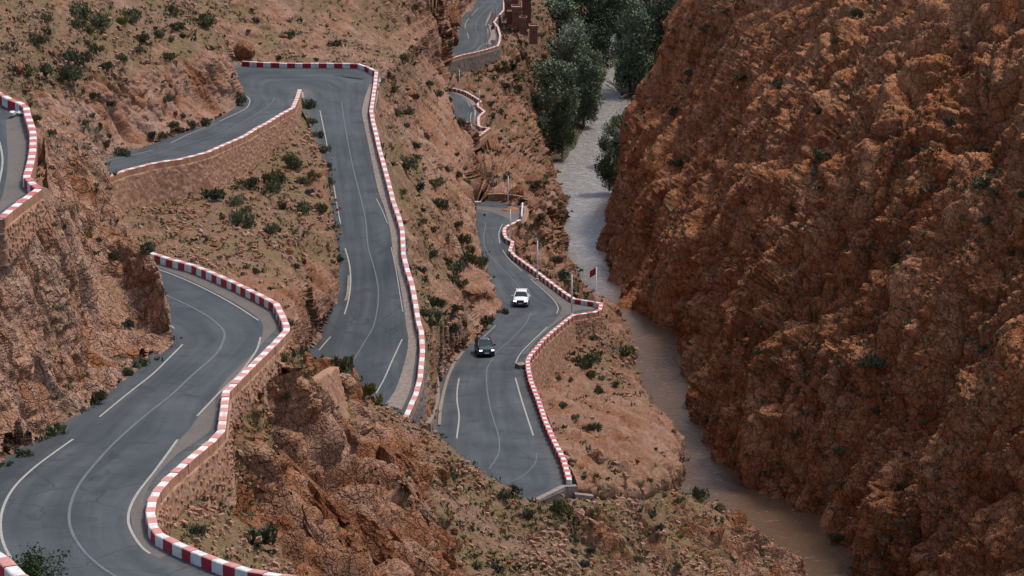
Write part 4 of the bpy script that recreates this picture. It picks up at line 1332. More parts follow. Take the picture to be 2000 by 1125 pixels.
PLACES = [
 (30,150,'on the upper left hillside'), (150,60,'high on the upper left hillside'), (150,150,'on the hillside above the near rock spur'), (300,60,'near the top of the upper left hillside'), (250,180,'on the rocky hillside above the spur road'),
 (380,60,'on the upper left hillside near its ridge'), (390,170,'on the rock cut beside the spur road bend'), (250,290,'at the edge of the spur road'), (470,195,'in the nook inside the spur road bend'),
 (560,60,'on the slope behind the hairpin barrier'), (700,60,'on the slope up behind the hairpin'), (800,60,'on the slope left of the far road'), (470,30,'on the slope at the top edge behind the hairpin'),
 (790,190,'just right of the hairpin corner'), (840,160,'on the slope left of the loop road'), (790,300,'right of the middle road, level with the spur wall'), (860,320,'on the slope between middle road and river outcrop'),
 (840,400,'right of the middle road halfway down'), (900,450,'above the upper end of the valley road'), (860,500,'on the slope between the two roads, level with the barrier bend'), (910,540,'above the white car'),
 (850,600,'on the slope left of the white car'), (880,650,'above the dark car'), (850,720,'beside the valley road wall'), (830,560,'just below the middle road barrier'),
 (330,430,'on the bare slope below the long spur wall'), (430,380,'right under the long spur wall'), (500,440,'in the middle of the gully slope'), (560,350,'on the gully slope near the spur wall end'), (620,400,'at the gully edge over the middle road'),
 (600,500,'low on the gully slope'), (610,230,'by the tip of the spur wall'), (470,500,'behind the near bend barrier'), (600,600,'on the orange cut above the middle road'), (280,480,'behind the start of the near bend barrier'),
 (100,250,'on the near rock spur by the upper barrier'), (180,400,'on the near cliff under the upper road'), (100,520,'high on the near cliff'), (240,600,'on the near cliff above the bend'), (100,700,'on the lower near cliff'),
 (280,710,'at the cliff foot beside the near bend'), (180,790,'at the cliff foot halfway along the near bend'), (60,870,'at the cliff foot near the left edge'),
 (370,1030,'right below the curved near wall'), (440,950,'on the bare ground right of the near wall'), (510,1050,'on the bare ground at the bottom, right of the barrier'), (600,1080,'on the slab at the bottom of the photo'),
 (560,720,'on the knoll top beside the near barrier'), (670,720,'on the ridge in front of the middle road'), (720,770,'on the ridge by the two big boulders'), (700,900,'on the orange outcrop'), (780,1020,'low on the orange outcrop'),
 (870,910,'on the ridge in front of the valley road'), (900,1000,'on the grassy slope right of the outcrop'), (960,1080,'on the grassy slope at the bottom edge'), (1000,960,'beside the lower end of the valley road'), (1080,990,'below the kerb at the valley road end'),
 (1080,1060,'on the scree below the valley road end'), (1200,1060,'on the scree at the bottom, left of the river'), (1300,1010,'on the shoulder above the lower river'), (1400,1060,'on the spur above the lower river'), (1480,1090,'at the tip of the spur above the river'), (1180,960,'on the slope right of the barrier end'),
 (1150,880,'right of the lower valley barrier'), (1110,760,'under the tall valley wall'), (1140,700,'on the slope below the lookout'), (1210,680,'at the cliff edge below the lookout'), (1200,790,'on the rocks above the river bend'), (1260,870,'on the crag over the lower river'),
 (1100,510,'on the slope right of the valley barrier'), (1060,450,'on the crag beside the river'), (960,350,'on the outcrop behind the parking spot'), (1020,330,'on the crag left of the river'), (980,200,'on the slope right of the loop road'), (1000,140,'on the slope below the far road wall'), (1040,260,'on the bank left of the trees'), (930,300,'below the loop road'),
 (1420,120,'high on the red cliff near the river top'), (1600,120,'at the top of the red cliff'), (1800,120,'near the top right of the red cliff'), (1950,200,'on the red cliff at the right edge'), (1350,300,'on the red cliff beside the upper river'), (1550,330,'on the upper middle of the red cliff'),
 (1750,330,'on the red cliff ledges right of centre'), (1920,360,'on the bulging red crag at right'), (1300,470,'low on the red cliff across from the lookout'), (1450,500,'in the middle of the red cliff'), (1650,520,'on the central red cliff face'), (1850,550,'on the red cliff right of centre'),
 (1400,700,'on the red cliff above the river bend'), (1700,690,'on the red cliff by the small cave'), (1900,700,'on the right side of the red cliff'), (1550,850,'on the lower red cliff'), (1720,850,'on the lower right red cliff'), (1900,900,'on the red cliff at lower right'), (1650,1020,'at the base of the red cliff'), (1850,1060,'at the bottom right of the red cliff'),
]
COLW = {'dark': 'dark green', 'olive': 'olive green', 'grey': 'grey green', 'yellow': 'yellow green'}
_named = {}
def place_name(px, py):
    return min(PLACES, key=lambda q: (q[0] - px) ** 2 + (q[1] - py) ** 2)[2]

def add_bush(px, py, dpx, kind, spiky=False):
    g = ground_at(px, py + dpx * 0.3)
    if g is None:
        return None
    P, Nn, rk, sname = g
    D = proj(P)[2]
    r = dpx / FPX * D * 0.5
    i = len(_named_all)
    me = (SPIKY if spiky else BUSH if dpx > 17 else SMALL)[i % (3 if spiky else 8 if dpx > 17 else 4)]
    o = bpy.data.objects.new('shrub', tinted(me, kind))
    C.objects.link(o)
    o.location = P - Vector((0, 0, r * 0.18)) + Vector(Nn) * r * 0.15
    rr = random.Random(i * 7 + 3)
    o.rotation_euler = (rr.uniform(-.15, .15), rr.uniform(-.15, .15), rr.uniform(0, 6.28))
    o.scale = (r * rr.uniform(1.0, 1.25), r * rr.uniform(1.0, 1.25), r * rr.uniform(1.5, 1.9))
    size = 'big' if dpx > 32 else 'mid sized' if dpx > 21 else 'small'
    _named_all.append((o, px, py, size, kind, spiky))
    return o
_named_all = []

TRACED = [
 (500,1050,58,'dark',1),(595,1080,40,'dark',1),(440,950,38,'dark',1),(382,1038,34,'dark',0),(527,985,26,'olive',1),(187,776,34,'olive',0),(160,802,28,'dark',0),(102,850,46,'dark',0),(75,862,32,'dark',0),
 (42,888,36,'dark',0),(12,908,30,'dark',0),(275,712,30,'dark',0),(300,700,22,'olive',0),(250,726,24,'dark',0),(252,632,24,'grey',0),(171,457,18,'yellow',0),(125,440,12,'grey',0),
 (413,378,34,'dark',0),(480,430,42,'dark',0),(488,360,32,'dark',0),(520,345,30,'olive',0),(570,318,38,'olive',0),(545,347,34,'olive',0),(460,392,28,'dark',0),(477,412,24,'olive',0),(435,422,16,'dark',0),
 (591,407,30,'dark',0),(625,410,28,'olive',0),(555,402,24,'olive',0),(525,452,24,'olive',0),(575,455,16,'dark',0),(530,368,26,'dark',0),(590,352,24,'olive',0),(612,340,20,'yellow',0),(640,322,18,'olive',0),
 (250,405,16,'dark',0),(280,480,36,'dark',0),(545,450,18,'olive',0),(600,545,18,'olive',0),(598,203,30,'dark',0),(606,235,24,'dark',0),(616,262,24,'dark',0),(628,292,24,'olive',0),(642,352,20,'dark',0),(651,440,18,'dark',0),(662,505,18,'dark',0),
 (155,18,46,'dark',0),(195,40,40,'dark',0),(255,25,38,'dark',0),(150,108,44,'dark',0),(130,140,46,'dark',0),(56,137,32,'olive',0),(85,132,34,'dark',0),(205,130,24,'olive',0),(237,112,24,'olive',0),(150,47,28,'dark',0),
 (90,35,26,'dark',0),(350,50,24,'olive',0),(400,40,36,'olive',0),(70,80,30,'olive',0),(323,188,22,'dark',0),(465,197,36,'dark',0),(345,263,22,'dark',0),(312,266,16,'dark',0),(207,279,18,'dark',0),(240,297,30,'dark',0),
 (330,108,22,'olive',0),(210,200,18,'dark',0),(336,20,26,'olive',0),(280,70,28,'olive',0),(310,66,22,'olive',0),(375,242,18,'olive',0),(405,238,22,'olive',0),(340,50,26,'dark',0),(270,95,18,'dark',0),(195,245,14,'dark',0),
 (765,175,26,'olive',0),(788,208,34,'dark',0),(806,186,24,'olive',0),(775,218,22,'dark',0),(790,320,38,'dark',0),(870,330,22,'olive',0),(850,356,30,'olive',0),(860,400,34,'olive',0),(900,465,34,'olive',0),(918,482,34,'olive',0),
 (840,495,24,'dark',0),(870,510,26,'dark',0),(890,522,34,'dark',0),(885,545,28,'dark',0),(902,552,22,'olive',0),(845,590,30,'dark',0),(828,612,28,'dark',0),(852,612,38,'dark',0),(880,636,32,'dark',0),(842,628,26,'olive',0),
 (925,510,32,'olive',0),(910,500,26,'olive',0),(905,662,22,'dark',0),(948,628,24,'dark',0),(984,610,20,'dark',0),(886,598,28,'olive',0),(555,700,26,'yellow',1),(668,716,38,'olive',1),(715,765,34,'yellow',1),(735,778,26,'yellow',1),
 (885,925,26,'dark',0),(985,966,28,'dark',0),(1005,957,24,'dark',0),(1088,986,46,'olive',0),(950,912,16,'dark',0),(1035,1002,26,'olive',0),(870,905,18,'olive',0),(1140,708,32,'dark',0),(1162,697,26,'olive',0),(1212,682,34,'olive',0),
 (1190,776,28,'dark',0),(1092,740,16,'dark',0),(1115,742,16,'dark',0),(1100,790,20,'dark',0),(1600,300,34,'dark',0),(1596,335,24,'dark',0),(1700,698,42,'dark',0),(1925,357,48,'dark',0),(1950,372,30,'dark',0),(1718,800,32,'dark',0),
 (1830,672,22,'dark',0),(1550,402,26,'dark',0),(1850,237,20,'dark',0),(1888,670,18,'dark',0),(1640,880,22,'dark',0),(1660,950,26,'olive',0),(1380,820,18,'dark',0),(1480,690,18,'dark',0),(1990,375,26,'olive',0),(1760,955,24,'dark',0),
 (1270,1003,22,'dark',0),(1360,965,30,'dark',0),(1400,990,26,'dark',0),(1285,1030,20,'grey',0),(1330,975,20,'dark',0),(1150,1075,20,'grey',0),(1225,1050,18,'grey',0),(1190,1035,22,'dark',0),(1120,1075,18,'grey',0),(930,1105,18,'dark',0),
 (975,1110,24,'grey',0),(895,1062,20,'dark',0),(1090,480,0,'dark',0),(1085,505,24,'dark',0),(1100,540,26,'dark',0),(1050,420,22,'dark',0),(1065,455,26,'dark',0),(1045,360,24,'dark',0),(1068,380,28,'dark',0),(985,250,0,'dark',0),
 (965,150,18,'dark',0),(985,165,20,'grey',0),(1010,175,22,'grey',0),(1000,130,18,'dark',0),(1020,110,16,'dark',0),(960,200,14,'grey',0),(940,180,0,'grey',0),(965,230,14,'grey',0)]
for (px, py, d, k, sp) in TRACED:
    if d:
        add_bush(px, py, d, k, bool(sp))
# more shrubs wherever the ground carries them, thinner on the rock faces
_r = np.random.default_rng(77)
_tries = 0
while len(_named_all) < 296 and _tries < 4000:
    _tries += 1
    px, py = _r.uniform(5, 1995), _r.uniform(5, 1120)
    g = ground_at(px, py, 1)
    if g is None:
        continue
    sn = g[3]
    dens = {'cliff_right': 0.16, 'cliff_near': 0.12, 'hillside_upper': 0.9, 'slope_middle': 0.9, 'slope_gully': 0.5, 'slope_lower': 0.9, 'slope_foreground': 0.55, 'slope_river_bank': 0.7}[sn]
    if sn == 'slope_foreground' and g[2] > 0.5: dens = 0.08
    if sn == 'slope_gully' and px < 460: dens = 0.06
    if py > 950 and px < 560: dens = 0.1
    if _r.random() > dens:
        continue
    if any((px - q[1]) ** 2 + (py - q[2]) ** 2 < 18 ** 2 for q in _named_all):
        continue
    k = _r.choice(['dark', 'olive', 'grey', 'yellow'], p=[0.45, 0.33, 0.14, 0.08]) if sn != 'cliff_right' else _r.choice(['dark', 'olive'], p=[0.7, 0.3])
    add_bush(px, py, float(_r.uniform(12, 24)), str(k))

ORD = ['', 'second', 'third', 'fourth', 'fifth', 'sixth', 'seventh', 'eighth', 'ninth', 'tenth']
_grp = {}
for e in _named_all:
    _grp.setdefault((e[3], e[4], e[5], place_name(e[1], e[2])), []).append(e)
for (size, kind, sp, place), es in _grp.items():
    es.sort(key=lambda e: e[1])
    for i, e in enumerate(es):
        look = ('spiky ' if sp else '') + COLW[kind] + ' shrub'
        if len(es) == 1:
            lab = f"{size} {look} {place}"
        elif i == 0:
            lab = f"leftmost {size} {look} {place}"
        elif i == len(es) - 1:
            lab = f"rightmost {size} {look} {place}"
        else:
            lab = f"{ORD[i]} {size} {look} from the left {place}"
        tag(e[0], ' '.join(lab.split()[:16]), 'shrub', 'shrubs scattered over the slopes')

# --- ground cover nobody could count: small tufts, and loose stones
def scatter(names, n, seed, rock_ok=False, box=None):
    rng = np.random.default_rng(seed)
    sel = np.array([t in names for t in [TERR[i][0] for i in range(len(TERR))]])
    ii = ZI[ZI >= 0]
    m = sel[_allS[ii]] & (_allP[ii][:, 2] > 0.4)
    if not rock_ok:
        m &= _allR[ii] < 0.45
    if box is not None:
        m &= (_px[ii] > box[0]) & (_px[ii] < box[2]) & (_py[ii] > box[1]) & (_py[ii] < box[3])
    ii = ii[m]
    if len(ii) == 0:
        return ii
    c = smooth(-0.1, 0.5, fbm(_allP[ii] / 7.0, 3, seed) ) + 0.12
    return rng.choice(ii, n, p=c / c.sum())

def tufts(name, idx, mat, size, seed, leaves=7):
    rng = np.random.default_rng(seed)
    P = _allP[idx] + rng.normal(size=(len(idx), 3)) * np.array([0.5, 0.5, 0.02])
    s = size * rng.lognormal(0, 0.35, len(idx)) * (0.65 + _D[idx] / 520.0)
    C3 = np.repeat(P, leaves, 0) + rng.normal(size=(len(idx) * leaves, 3)) * np.repeat(s, leaves)[:, None] * np.array([0.45, 0.45, 0.15])
    n = len(C3)
    d = rng.normal(size=(n, 3)); d[:, 2] = np.abs(d[:, 2]) + 0.6
    d /= np.linalg.norm(d, axis=1)[:, None]
    sd = np.cross(d, rng.normal(size=(n, 3))); sd /= np.linalg.norm(sd, axis=1)[:, None]
    L = np.repeat(s, leaves)[:, None] * rng.uniform(0.5, 1.2, (n, 1))
    V = np.stack([C3 - sd * L * 0.3, C3 + sd * L * 0.3, C3 + d * L + sd * L * 0.15, C3 + d * L - sd * L * 0.15], 1).reshape(-1, 3)
    o = mesh_np(name, V, np.arange(4 * n).reshape(-1, 4), mat, False)
    tag(o, kind='stuff')
ALLSOIL = {'hillside_upper', 'slope_middle', 'slope_gully', 'slope_lower', 'slope_foreground', 'slope_river_bank'}
tufts('low_scrub', scatter(ALLSOIL, 1500, 1, True), LM['dark'], 0.20, 2)
tufts('olive_scrub', scatter(ALLSOIL, 2600, 3), LM['olive'], 0.19, 4)
tufts('bank_scrub', scatter({'slope_river_bank'}, 900, 13, True), LM['dark'], 0.26, 14, 16)
tufts('dry_grass', scatter(ALLSOIL, 3000, 5), LM['yellow'], 0.15, 6, 5)
tufts('cliff_scrub', scatter({'cliff_right'}, 2400, 7, True), LM['dark'], 0.22, 8, 10)
tufts('cliff_grass', scatter({'cliff_right'}, 1500, 9, True), LM['olive'], 0.22, 10, 5)
tufts('cliff_foot_weeds', scatter({'cliff_near'}, 250, 11, True), LM['olive'], 0.2, 12)

def stones(name, idx, mat, smin, smax, seed):
    rng = np.random.default_rng(seed)
    n = len(idx)
    base = np.array([[-1, -1, -.7], [1, -1, -.7], [1, 1, -.7], [-1, 1, -.7], [-.8, -.8, .6], [.8, -.8, .6], [.8, .8, .6], [-.8, .8, .6]]) * 0.5
    B = base[None] * rng.uniform(0.6, 1.35, (n, 8, 3))
    a = rng.uniform(0, 6.28, n)
    ca, sa = np.cos(a)[:, None], np.sin(a)[:, None]
    X = B[..., 0] * ca - B[..., 1] * sa
    Y = B[..., 0] * sa + B[..., 1] * ca
    B = np.stack([X, Y, B[..., 2] + X * rng.normal(0, .35, (n, 1))], -1)
    s = (smin + (smax - smin) * rng.random(n) ** 3.2) * (0.6 + _D[idx] / 400.0)
    V = B * s[:, None, None] + (_allP[idx] + rng.normal(size=(n, 3)) * np.array([0.4, 0.4, 0.0]))[:, None] + _allN[idx][:, None] * (s * 0.15)[:, None, None]
    q = np.array([[0, 3, 2, 1], [4, 5, 6, 7], [0, 1, 5, 4], [1, 2, 6, 5], [2, 3, 7, 6], [3, 0, 4, 7]])
    F = (np.arange(n)[:, None, None] * 8 + q[None]).reshape(-1, 4)
    tag(mesh_np(name, V.reshape(-1, 3), F, mat, False), kind='stuff')
M['loose'] = simple('loose_stone', (0.32, 0.175, 0.115), 0.95, var=0.4, scale=0.8)
M['loose_red'] = simple('loose_red_stone', (0.25, 0.10, 0.05), 0.95, var=0.4, scale=0.8)
stones('loose_stones', scatter(ALLSOIL, 9000, 21), M['loose'], 0.05, 0.42, 22)
stones('red_rubble', scatter({'slope_foreground', 'slope_lower', 'slope_gully', 'slope_river_bank'}, 3000, 23), M['loose_red'], 0.05, 0.38, 24)

# --- boulders that can be picked out
def boulder_mesh(seed, mat, cuts=3):
    rng = random.Random(seed)
    bm = __import__('bmesh').new()
    import bmesh
    bmesh.ops.create_icosphere(bm, subdivisions=cuts, radius=1.0)
    planes = [(Vector((rng.gauss(0, 1), rng.gauss(0, 1), rng.gauss(0, 1))).normalized(), rng.uniform(0.45, 0.85)) for _ in range(9)]
    for v in bm.verts:
        for n, d in planes:
            k = v.co.dot(n) - d
            if k > 0:
                v.co -= n * k
        v.co *= 1 + 0.03 * rng.gauss(0, 1)
    if cuts > 3:
        pts = np.array([tuple(v.co) for v in bm.verts])
        c_, _v = blocks(basis_scale(pts, (1, 0.1, 0.1), 0.9, 0.42), seed, 0.4, 2.4, 0.6)
        k_ = 1 + 0.16 * c_ + 0.05 * fbm(pts * 4, 3, seed)
        for v, q in zip(bm.verts, k_):
            v.co *= q
    me = bpy.data.meshes.new('boulder')
    bm.to_mesh(me)
    bm.free()
    for an, av in (('rock', 1.0), ('cellv', rng.uniform(0.3, 0.7))):
        at = me.attributes.new(an, 'FLOAT', 'POINT')
        at.data.foreach_set('value', np.full(len(me.vertices), av, np.float32))
    me.materials.append(mat)
    me.polygons.foreach_set('use_smooth', [False] * len(me.polygons))
    return me
BT = [boulder_mesh(i, M['near_rock'], 2) for i in range(5)]
BR = [boulder_mesh(50 + i, M['outcrop'], 2) for i in range(4)]
def boulder(px, py, d, label, red=False, sq=(1, 1, 0.75), seed=0, group=None):
    g = ground_at(px, py + d * 0.2)
    if g is None:
        return
    P = g[0]
    r = d / FPX * proj(P)[2] * 0.55
    o = bpy.data.objects.new('boulder', (BR if red else BT)[seed % (4 if red else 5)])
    C.objects.link(o)
    o.location = Vector(P) + Vector((0, 0, r * 0.3))
    o.scale = (r * sq[0], r * sq[1], r * sq[2])
    rr = random.Random(seed)
    o.rotation_euler = (rr.uniform(-.4, .4), rr.uniform(-.4, .4), rr.uniform(0, 6.28))
    tag(o, label, 'boulder', group)
    return o
boulder(655,738,30,'tan boulder on the ridge, left one of the pair before the middle road',False,(1,.8,.9),1)
boulder(672,744,42,'larger tan boulder on the ridge, right one of the pair',False,(1.2,1,.75),2)
boulder(32,130,34,'orange tan boulder on the hillside above the upper road',False,(1,1,.8),3)
boulder(474,104,46,'big red rock standing at the left end of the hairpin barrier',True,(.9,1,1.1),4)
boulder(1120,1003,48,'pale flat boulder below the valley road end',False,(1.2,1,.6),5)
boulder(1163,892,38,'square tan boulder right of the lower valley barrier',False,(1,.9,.9),6)
boulder(1095,985,12,'white rounded stone beside the kerb end',False,(1,1,1),7)
boulder(256,416,16,'small tan boulder under the long spur wall',False,(1,1,.8),8)
boulder(303,478,30,'reddish upright boulder behind the near bend barrier',True,(.8,.8,1.1),9)
boulder(862,925,32,'orange block at the lower end of the ridge',True,(1,1,.8),10)
boulder(838,850,22,'flat tan slab on the ridge crest',False,(1.3,.9,.5),11)
boulder(800,185,36,'rounded orange rock on the slope by the hairpin corner',True,(1,1,.7),12)
boulder(830,260,34,'tan rock on the slope left of the loop road',False,(1,1,.7),13)
boulder(883,34,46,'dark red rock on the slope at the left edge of the far road',True,(1,.8,1.1),21)
boulder(879,72,40,'red rock at the foot of the slope beside the far road bend',True,(1,.8,1.1),22)
boulder(1004,378,46,'broad reddish rock right of the graffiti at the parking spot',True,(1.2,.8,.7),15)
boulder(936,378,40,'orange rock left of the graffiti by the parking spot',True,(1,.8,.8),16)
boulder(921,352,52,'orange rock at the corner where the valley road vanishes behind the slope',True,(1,.9,1.0),17)
SLAB = [boulder_mesh(80 + i, M['near_rock'], 4) for i in range(3)] + [boulder_mesh(90 + i, M['outcrop'], 4) for i in range(3)]
def slab(x1, y1, x2, y2, w, label, red, seed):
    """a cleaved slab lying along the bedding of the outcrop"""
    g1, g2 = ground_at(x1, y1), ground_at(x2, y2)
    if g1 is None or g2 is None:
        return
    a, b = Vector(g1[0]), Vector(g2[0])
    nrm = (Vector(g1[1]) + Vector(g2[1])).normalized()
    L = (b - a).length
    mid_ = (a + b) / 2
    wm = w / FPX * proj(np.array(mid_))[2]
    ax = (b - a).normalized()
    side = nrm.cross(ax).normalized()
    nn = ax.cross(side)
    rot = Matrix((ax, side, nn)).transposed().to_4x4()
    o = bpy.data.objects.new('tilted_rock', SLAB[(3 if red else 0) + seed % 3])
    C.objects.link(o)
    o.matrix_world = Matrix.Translation(mid_ - nn * wm * 0.08) @ rot @ Matrix.Diagonal((L * 0.72, wm * 0.68, wm * 0.5, 1))
    tag(o, label, 'rock', kind='thing')
slab(545,878,672,1030,74,'longest dark orange slab on the left side of the outcrop',True,0)
slab(636,893,705,975,58,'orange slab in the upper middle of the outcrop',True,1)
slab(700,912,795,1052,56,'long tan tilted slab in the middle of the outcrop',False,0)
slab(716,880,742,935,22,'narrow grey tan slab near the top of the outcrop',False,1)
slab(762,872,812,948,58,'orange blocky slab at the upper right of the outcrop',True,2)
slab(790,958,848,1012,46,'tan slab at the right edge of the outcrop, halfway down',False,2)
slab(765,1045,850,1118,62,'broad tan slab at the bottom right of the outcrop',False,1)
slab(835,1062,885,1100,36,'small orange slab at the lower right tip of the outcrop',True,0)
slab(690,1000,755,1085,54,'dark orange slab low in the middle of the outcrop',True,1)
slab(845,880,874,922,34,'orange slab on the ridge end beside the grassy slope',True,2)
slab(592,1000,640,1080,34,'tan slab at the lower left foot of the outcrop',False,0)
_bl = {}
_r = np.random.default_rng(5)
_cand = scatter({'slope_foreground', 'slope_lower', 'slope_river_bank', 'slope_middle', 'slope_gully', 'hillside_upper'}, 170, 900, True)
for k, i in enumerate(_cand):
    px, py = _px[i], _py[i]
    d = float(_r.uniform(8, 17))
    if len(_bl) and any((px - q[0]) ** 2 + (py - q[1]) ** 2 < 22 ** 2 for q in [z for w in _bl.values() for z in w]):
        continue
    red = bool(_r.random() < 0.4)
    key = ('red' if red else 'tan', place_name(px, py))
    o = boulder(px, py, d, '', red, (float(_r.uniform(.8, 1.3)), float(_r.uniform(.8, 1.2)), float(_r.uniform(.5, .9))), k, 'loose boulders on the slopes')
    if o:
        _bl.setdefault(key, []).append((px, py, o))
for (colr, place), es in _bl.items():
    es.sort(key=lambda e: e[0])
    for i, e in enumerate(es):
        pre = 'small' if len(es) == 1 else 'leftmost small' if i == 0 else 'rightmost small' if i == len(es) - 1 else ORD[min(i, 9)] + ' small'
        mid = ' from the left' if 0 < i < len(es) - 1 else ''
        e[2]['label'] = ' '.join(f"{pre} {colr} boulder{mid} {place}".split()[:16])

# ------------------------------------------------------------------ trees along the river
def tree_meshes(seed, mat, n=7500, slim=0.42):
    rng = np.random.default_rng(seed)
    rr = random.Random(seed)
    tb = MB()
    tb.tube([(0, 0, -0.05), (0.01, 0.01, 0.25), (0.0, 0.02, 0.6), (0.01, 0, 0.88)], [0.022, 0.017, 0.011, 0.004], 7)
    lobes = 30
    cs = []
    for i in range(lobes):
        z = rr.uniform(0.12, 0.93)
        w = slim * (math.sin(min(1, (z - 0.05) / 0.95) * math.pi) ** 0.6)
        a = rr.uniform(0, 6.28)
        q = w * rr.uniform(0.25, 0.85)
        c = (math.cos(a) * q * 0.8, math.sin(a) * q * 0.8, z)
        cs.append(c)
        z0 = max(0.12, z - rr.uniform(0.12, 0.25))
        tb.tube([(0, 0, z0), (c[0] * .5, c[1] * .5, (z0 + z) / 2 - .01), c], [0.008, 0.005, 0.002], 4, False)
    cs = np.array(cs)
    rad = rng.uniform(0.08, 0.17, lobes) * (1.15 - cs[:, 2] * 0.45)
    k = rng.integers(0, lobes, n)
    d = rng.normal(size=(n, 3)); d /= np.linalg.norm(d, axis=1)[:, None]
    c = cs[k] + d * (rad[k] * rng.uniform(0.35, 1.08, n) ** 0.7)[:, None] * np.array([1, 1, 1.15])
    V, F = leaf_quads(c, 0.030, rng, 0.3, 0.6)
    me = bpy.data.meshes.new('crown')
    me.from_pydata(V.tolist(), [], F.tolist())
    me.materials.append(LM[mat])
    tm = bpy.data.meshes.new('trunk')
    tm.from_pydata([tuple(v) for v in tb.V], [], tb.F)
    tm.materials.append(M['bark'])
    return me, tm
TREES = {('tree', 0): tree_meshes(1, 'tree'), ('tree', 1): tree_meshes(2, 'tree', slim=0.5), ('tree_dark', 0): tree_meshes(3, 'tree_dark'), ('tree_dark', 1): tree_meshes(4, 'tree_dark', slim=0.52),
         ('tree_pale', 0): tree_meshes(5, 'tree_pale', slim=0.5)}
def tree(px, pyb, pyt, wpx, kind, var, label, h=105.0):
    base = pt(px, pyb, -h)
    D = proj(base)[2]
    H = (pyb - pyt) / FPX * D / CP * 1.02
    wd = wpx / FPX * D
    me, tm = TREES[(kind, var)]
    t = tag(empty('river_tree', tuple(base)), label, 'tree', 'trees growing along the river')
    s = wd / 0.74
    for nm, mesh_ in (('trunk', tm), ('crown', me)):
        o = bpy.data.objects.new(nm, mesh_)
        C.objects.link(o)
        o.parent = t
    t.scale = (s, s, H)
    t.rotation_euler = (0, 0, random.Random(px * 3.1).uniform(0, 6.28))
for a in [
 (1092,118,2,110,'tree',1,'broad grey green tree left of the river at the top of the photo'),
 (1150,110,-30,105,'tree_dark',1,'dark tree behind the pale ones at the top, left of the river'),
 (1190,80,-40,90,'tree_dark',0,'dark tree between both tree groups at the top edge'),
 (1075,172,78,92,'tree_dark',0,'dark tree at the left edge of the riverside trees'),
 (1118,192,52,96,'tree_pale',0,'silvery tree in the middle of the left bank trees'),
 (1160,165,55,80,'tree_dark',1,'dark tree right beside the silvery tree'),
 (1150,198,95,78,'tree',0,'grey green tree in front of the silvery one, close to the water'),
 (1085,262,122,118,'tree',1,'big grey green tree of the left bank, level with the loop road'),
 (1140,240,118,84,'tree',0,'grey green tree right of the biggest left bank tree, at the water'),
 (1098,304,192,56,'tree_dark',0,'slim green tree standing lowest in the left bank group'),
 (1062,300,232,66,'tree_dark',1,'low dark tree at the foot of the rocks left of the river'),
 (1232,176,8,110,'tree',0,'tall grey green tree on the right side of the river'),
 (1283,168,-25,120,'tree_dark',1,'tall dark tree on the right side of the river'),
 (1215,95,-50,86,'tree_dark',0,'dark tree behind the tall grey green tree on the right bank'),
 (1318,100,-10,68,'tree_dark',0,'dark tree leaning towards the red cliff at the top'),
 (1262,60,-60,110,'tree',1,'grey green tree behind, at the top edge right of the river'),
 (1214,314,228,70,'tree',1,'low bushy tree between the river and the red cliff'),
 (1190,368,268,60,'tree_dark',1,'dark bushy tree at the water edge under the red cliff'),
 (1236,268,205,54,'tree_dark',0,'small dark tree against the red cliff foot beside the driftwood'),
 (1045,60,-30,70,'tree',0,'grey green tree right behind the reddish houses'),
 (1110,60,-40,90,'tree_dark',0,'dark tree behind the reddish houses at the top edge'),
 (1330,60,-30,60,'tree_dark',1,'dark tree at the top edge beside the upper river channel')]:
    tree(*a)

# --- islands and banks
def mound(name, poly, h0, rise, mat, seed, weeds=0):
    B = np.array([pt(x, y, -h0) for x, y in poly])
    c = B.mean(0)
    m = 60
    Bc = resamp(np.vstack([B, B[:1]]), m)
    rings = []
    for k in range(14):
        t = k / 13
        q = c + (Bc - c) * (1 - t)
        q[:, 2] = CAM_H - h0 - 0.3 + (rise + 0.3) * smooth(0, 0.5, t) if np.isscalar(t) else 0
        rings.append(q)
    V = np.concatenate(rings)
    V[:, 2] += 0.35 * fbm(V / 3.0, 3, seed) * np.repeat(np.linspace(0, 1, 14) > 0.05, m)
    V[:, :2] += (fbm(V / 4.0, 2, seed + 3) * 0.8)[:, None]
    if weeds:
        rng = np.random.default_rng(seed)
        wv = V[rng.integers(m * 2, len(V), weeds)] + rng.normal(size=(weeds, 3)) * np.array([1.2, 1.2, 0])
        Cc = np.repeat(wv, 9, 0) + rng.normal(size=(weeds * 9, 3)) * np.array([.7, .7, .45]) + np.array([0, 0, .4])
        Vw, Fw = leaf_quads(Cc, 0.55, rng, 0.5, 0.4)
        tag(mesh_np('undergrowth', Vw, Fw, LM['tree_dark'], False), kind='stuff')
    tag(mesh_np(name, V, grid_faces(14, m, True), mat, True, attrs={"rock": np.full(len(V), 0.15), "cellv": np.full(len(V), 0.5)}), kind='structure')
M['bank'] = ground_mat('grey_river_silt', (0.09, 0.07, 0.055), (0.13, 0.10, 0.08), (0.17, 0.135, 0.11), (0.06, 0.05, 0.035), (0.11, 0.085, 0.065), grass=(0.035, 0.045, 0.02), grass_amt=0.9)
mound('river_island', [(1198,120),(1202,170),(1222,196),(1262,205),(1300,178),(1322,115),(1312,40),(1262,-10),(1210,10)], 105.7, 0.7, M['bank'], 700, 420)
mound('river_bank_right', [(1238,192),(1268,186),(1290,200),(1262,250),(1235,300),(1215,370),(1190,372),(1192,330),(1208,280),(1222,235)], 105.7, 0.9, M['bank'], 710, 160)
mound('river_bank_left', [(1100,330),(1062,330),(1040,260),(1050,160),(1040,90),(1060,20),(1120,-20),(1170,20),(1180,80),(1178,140),(1168,200),(1150,245),(1128,290)], 105.8, 1.4, M['bank'], 720, 650)
mound('gravel_bar', [(1318,26),(1345,18),(1366,20),(1368,6),(1345,2),(1320,8)], 105.8, 0.5, M['bank'], 730)
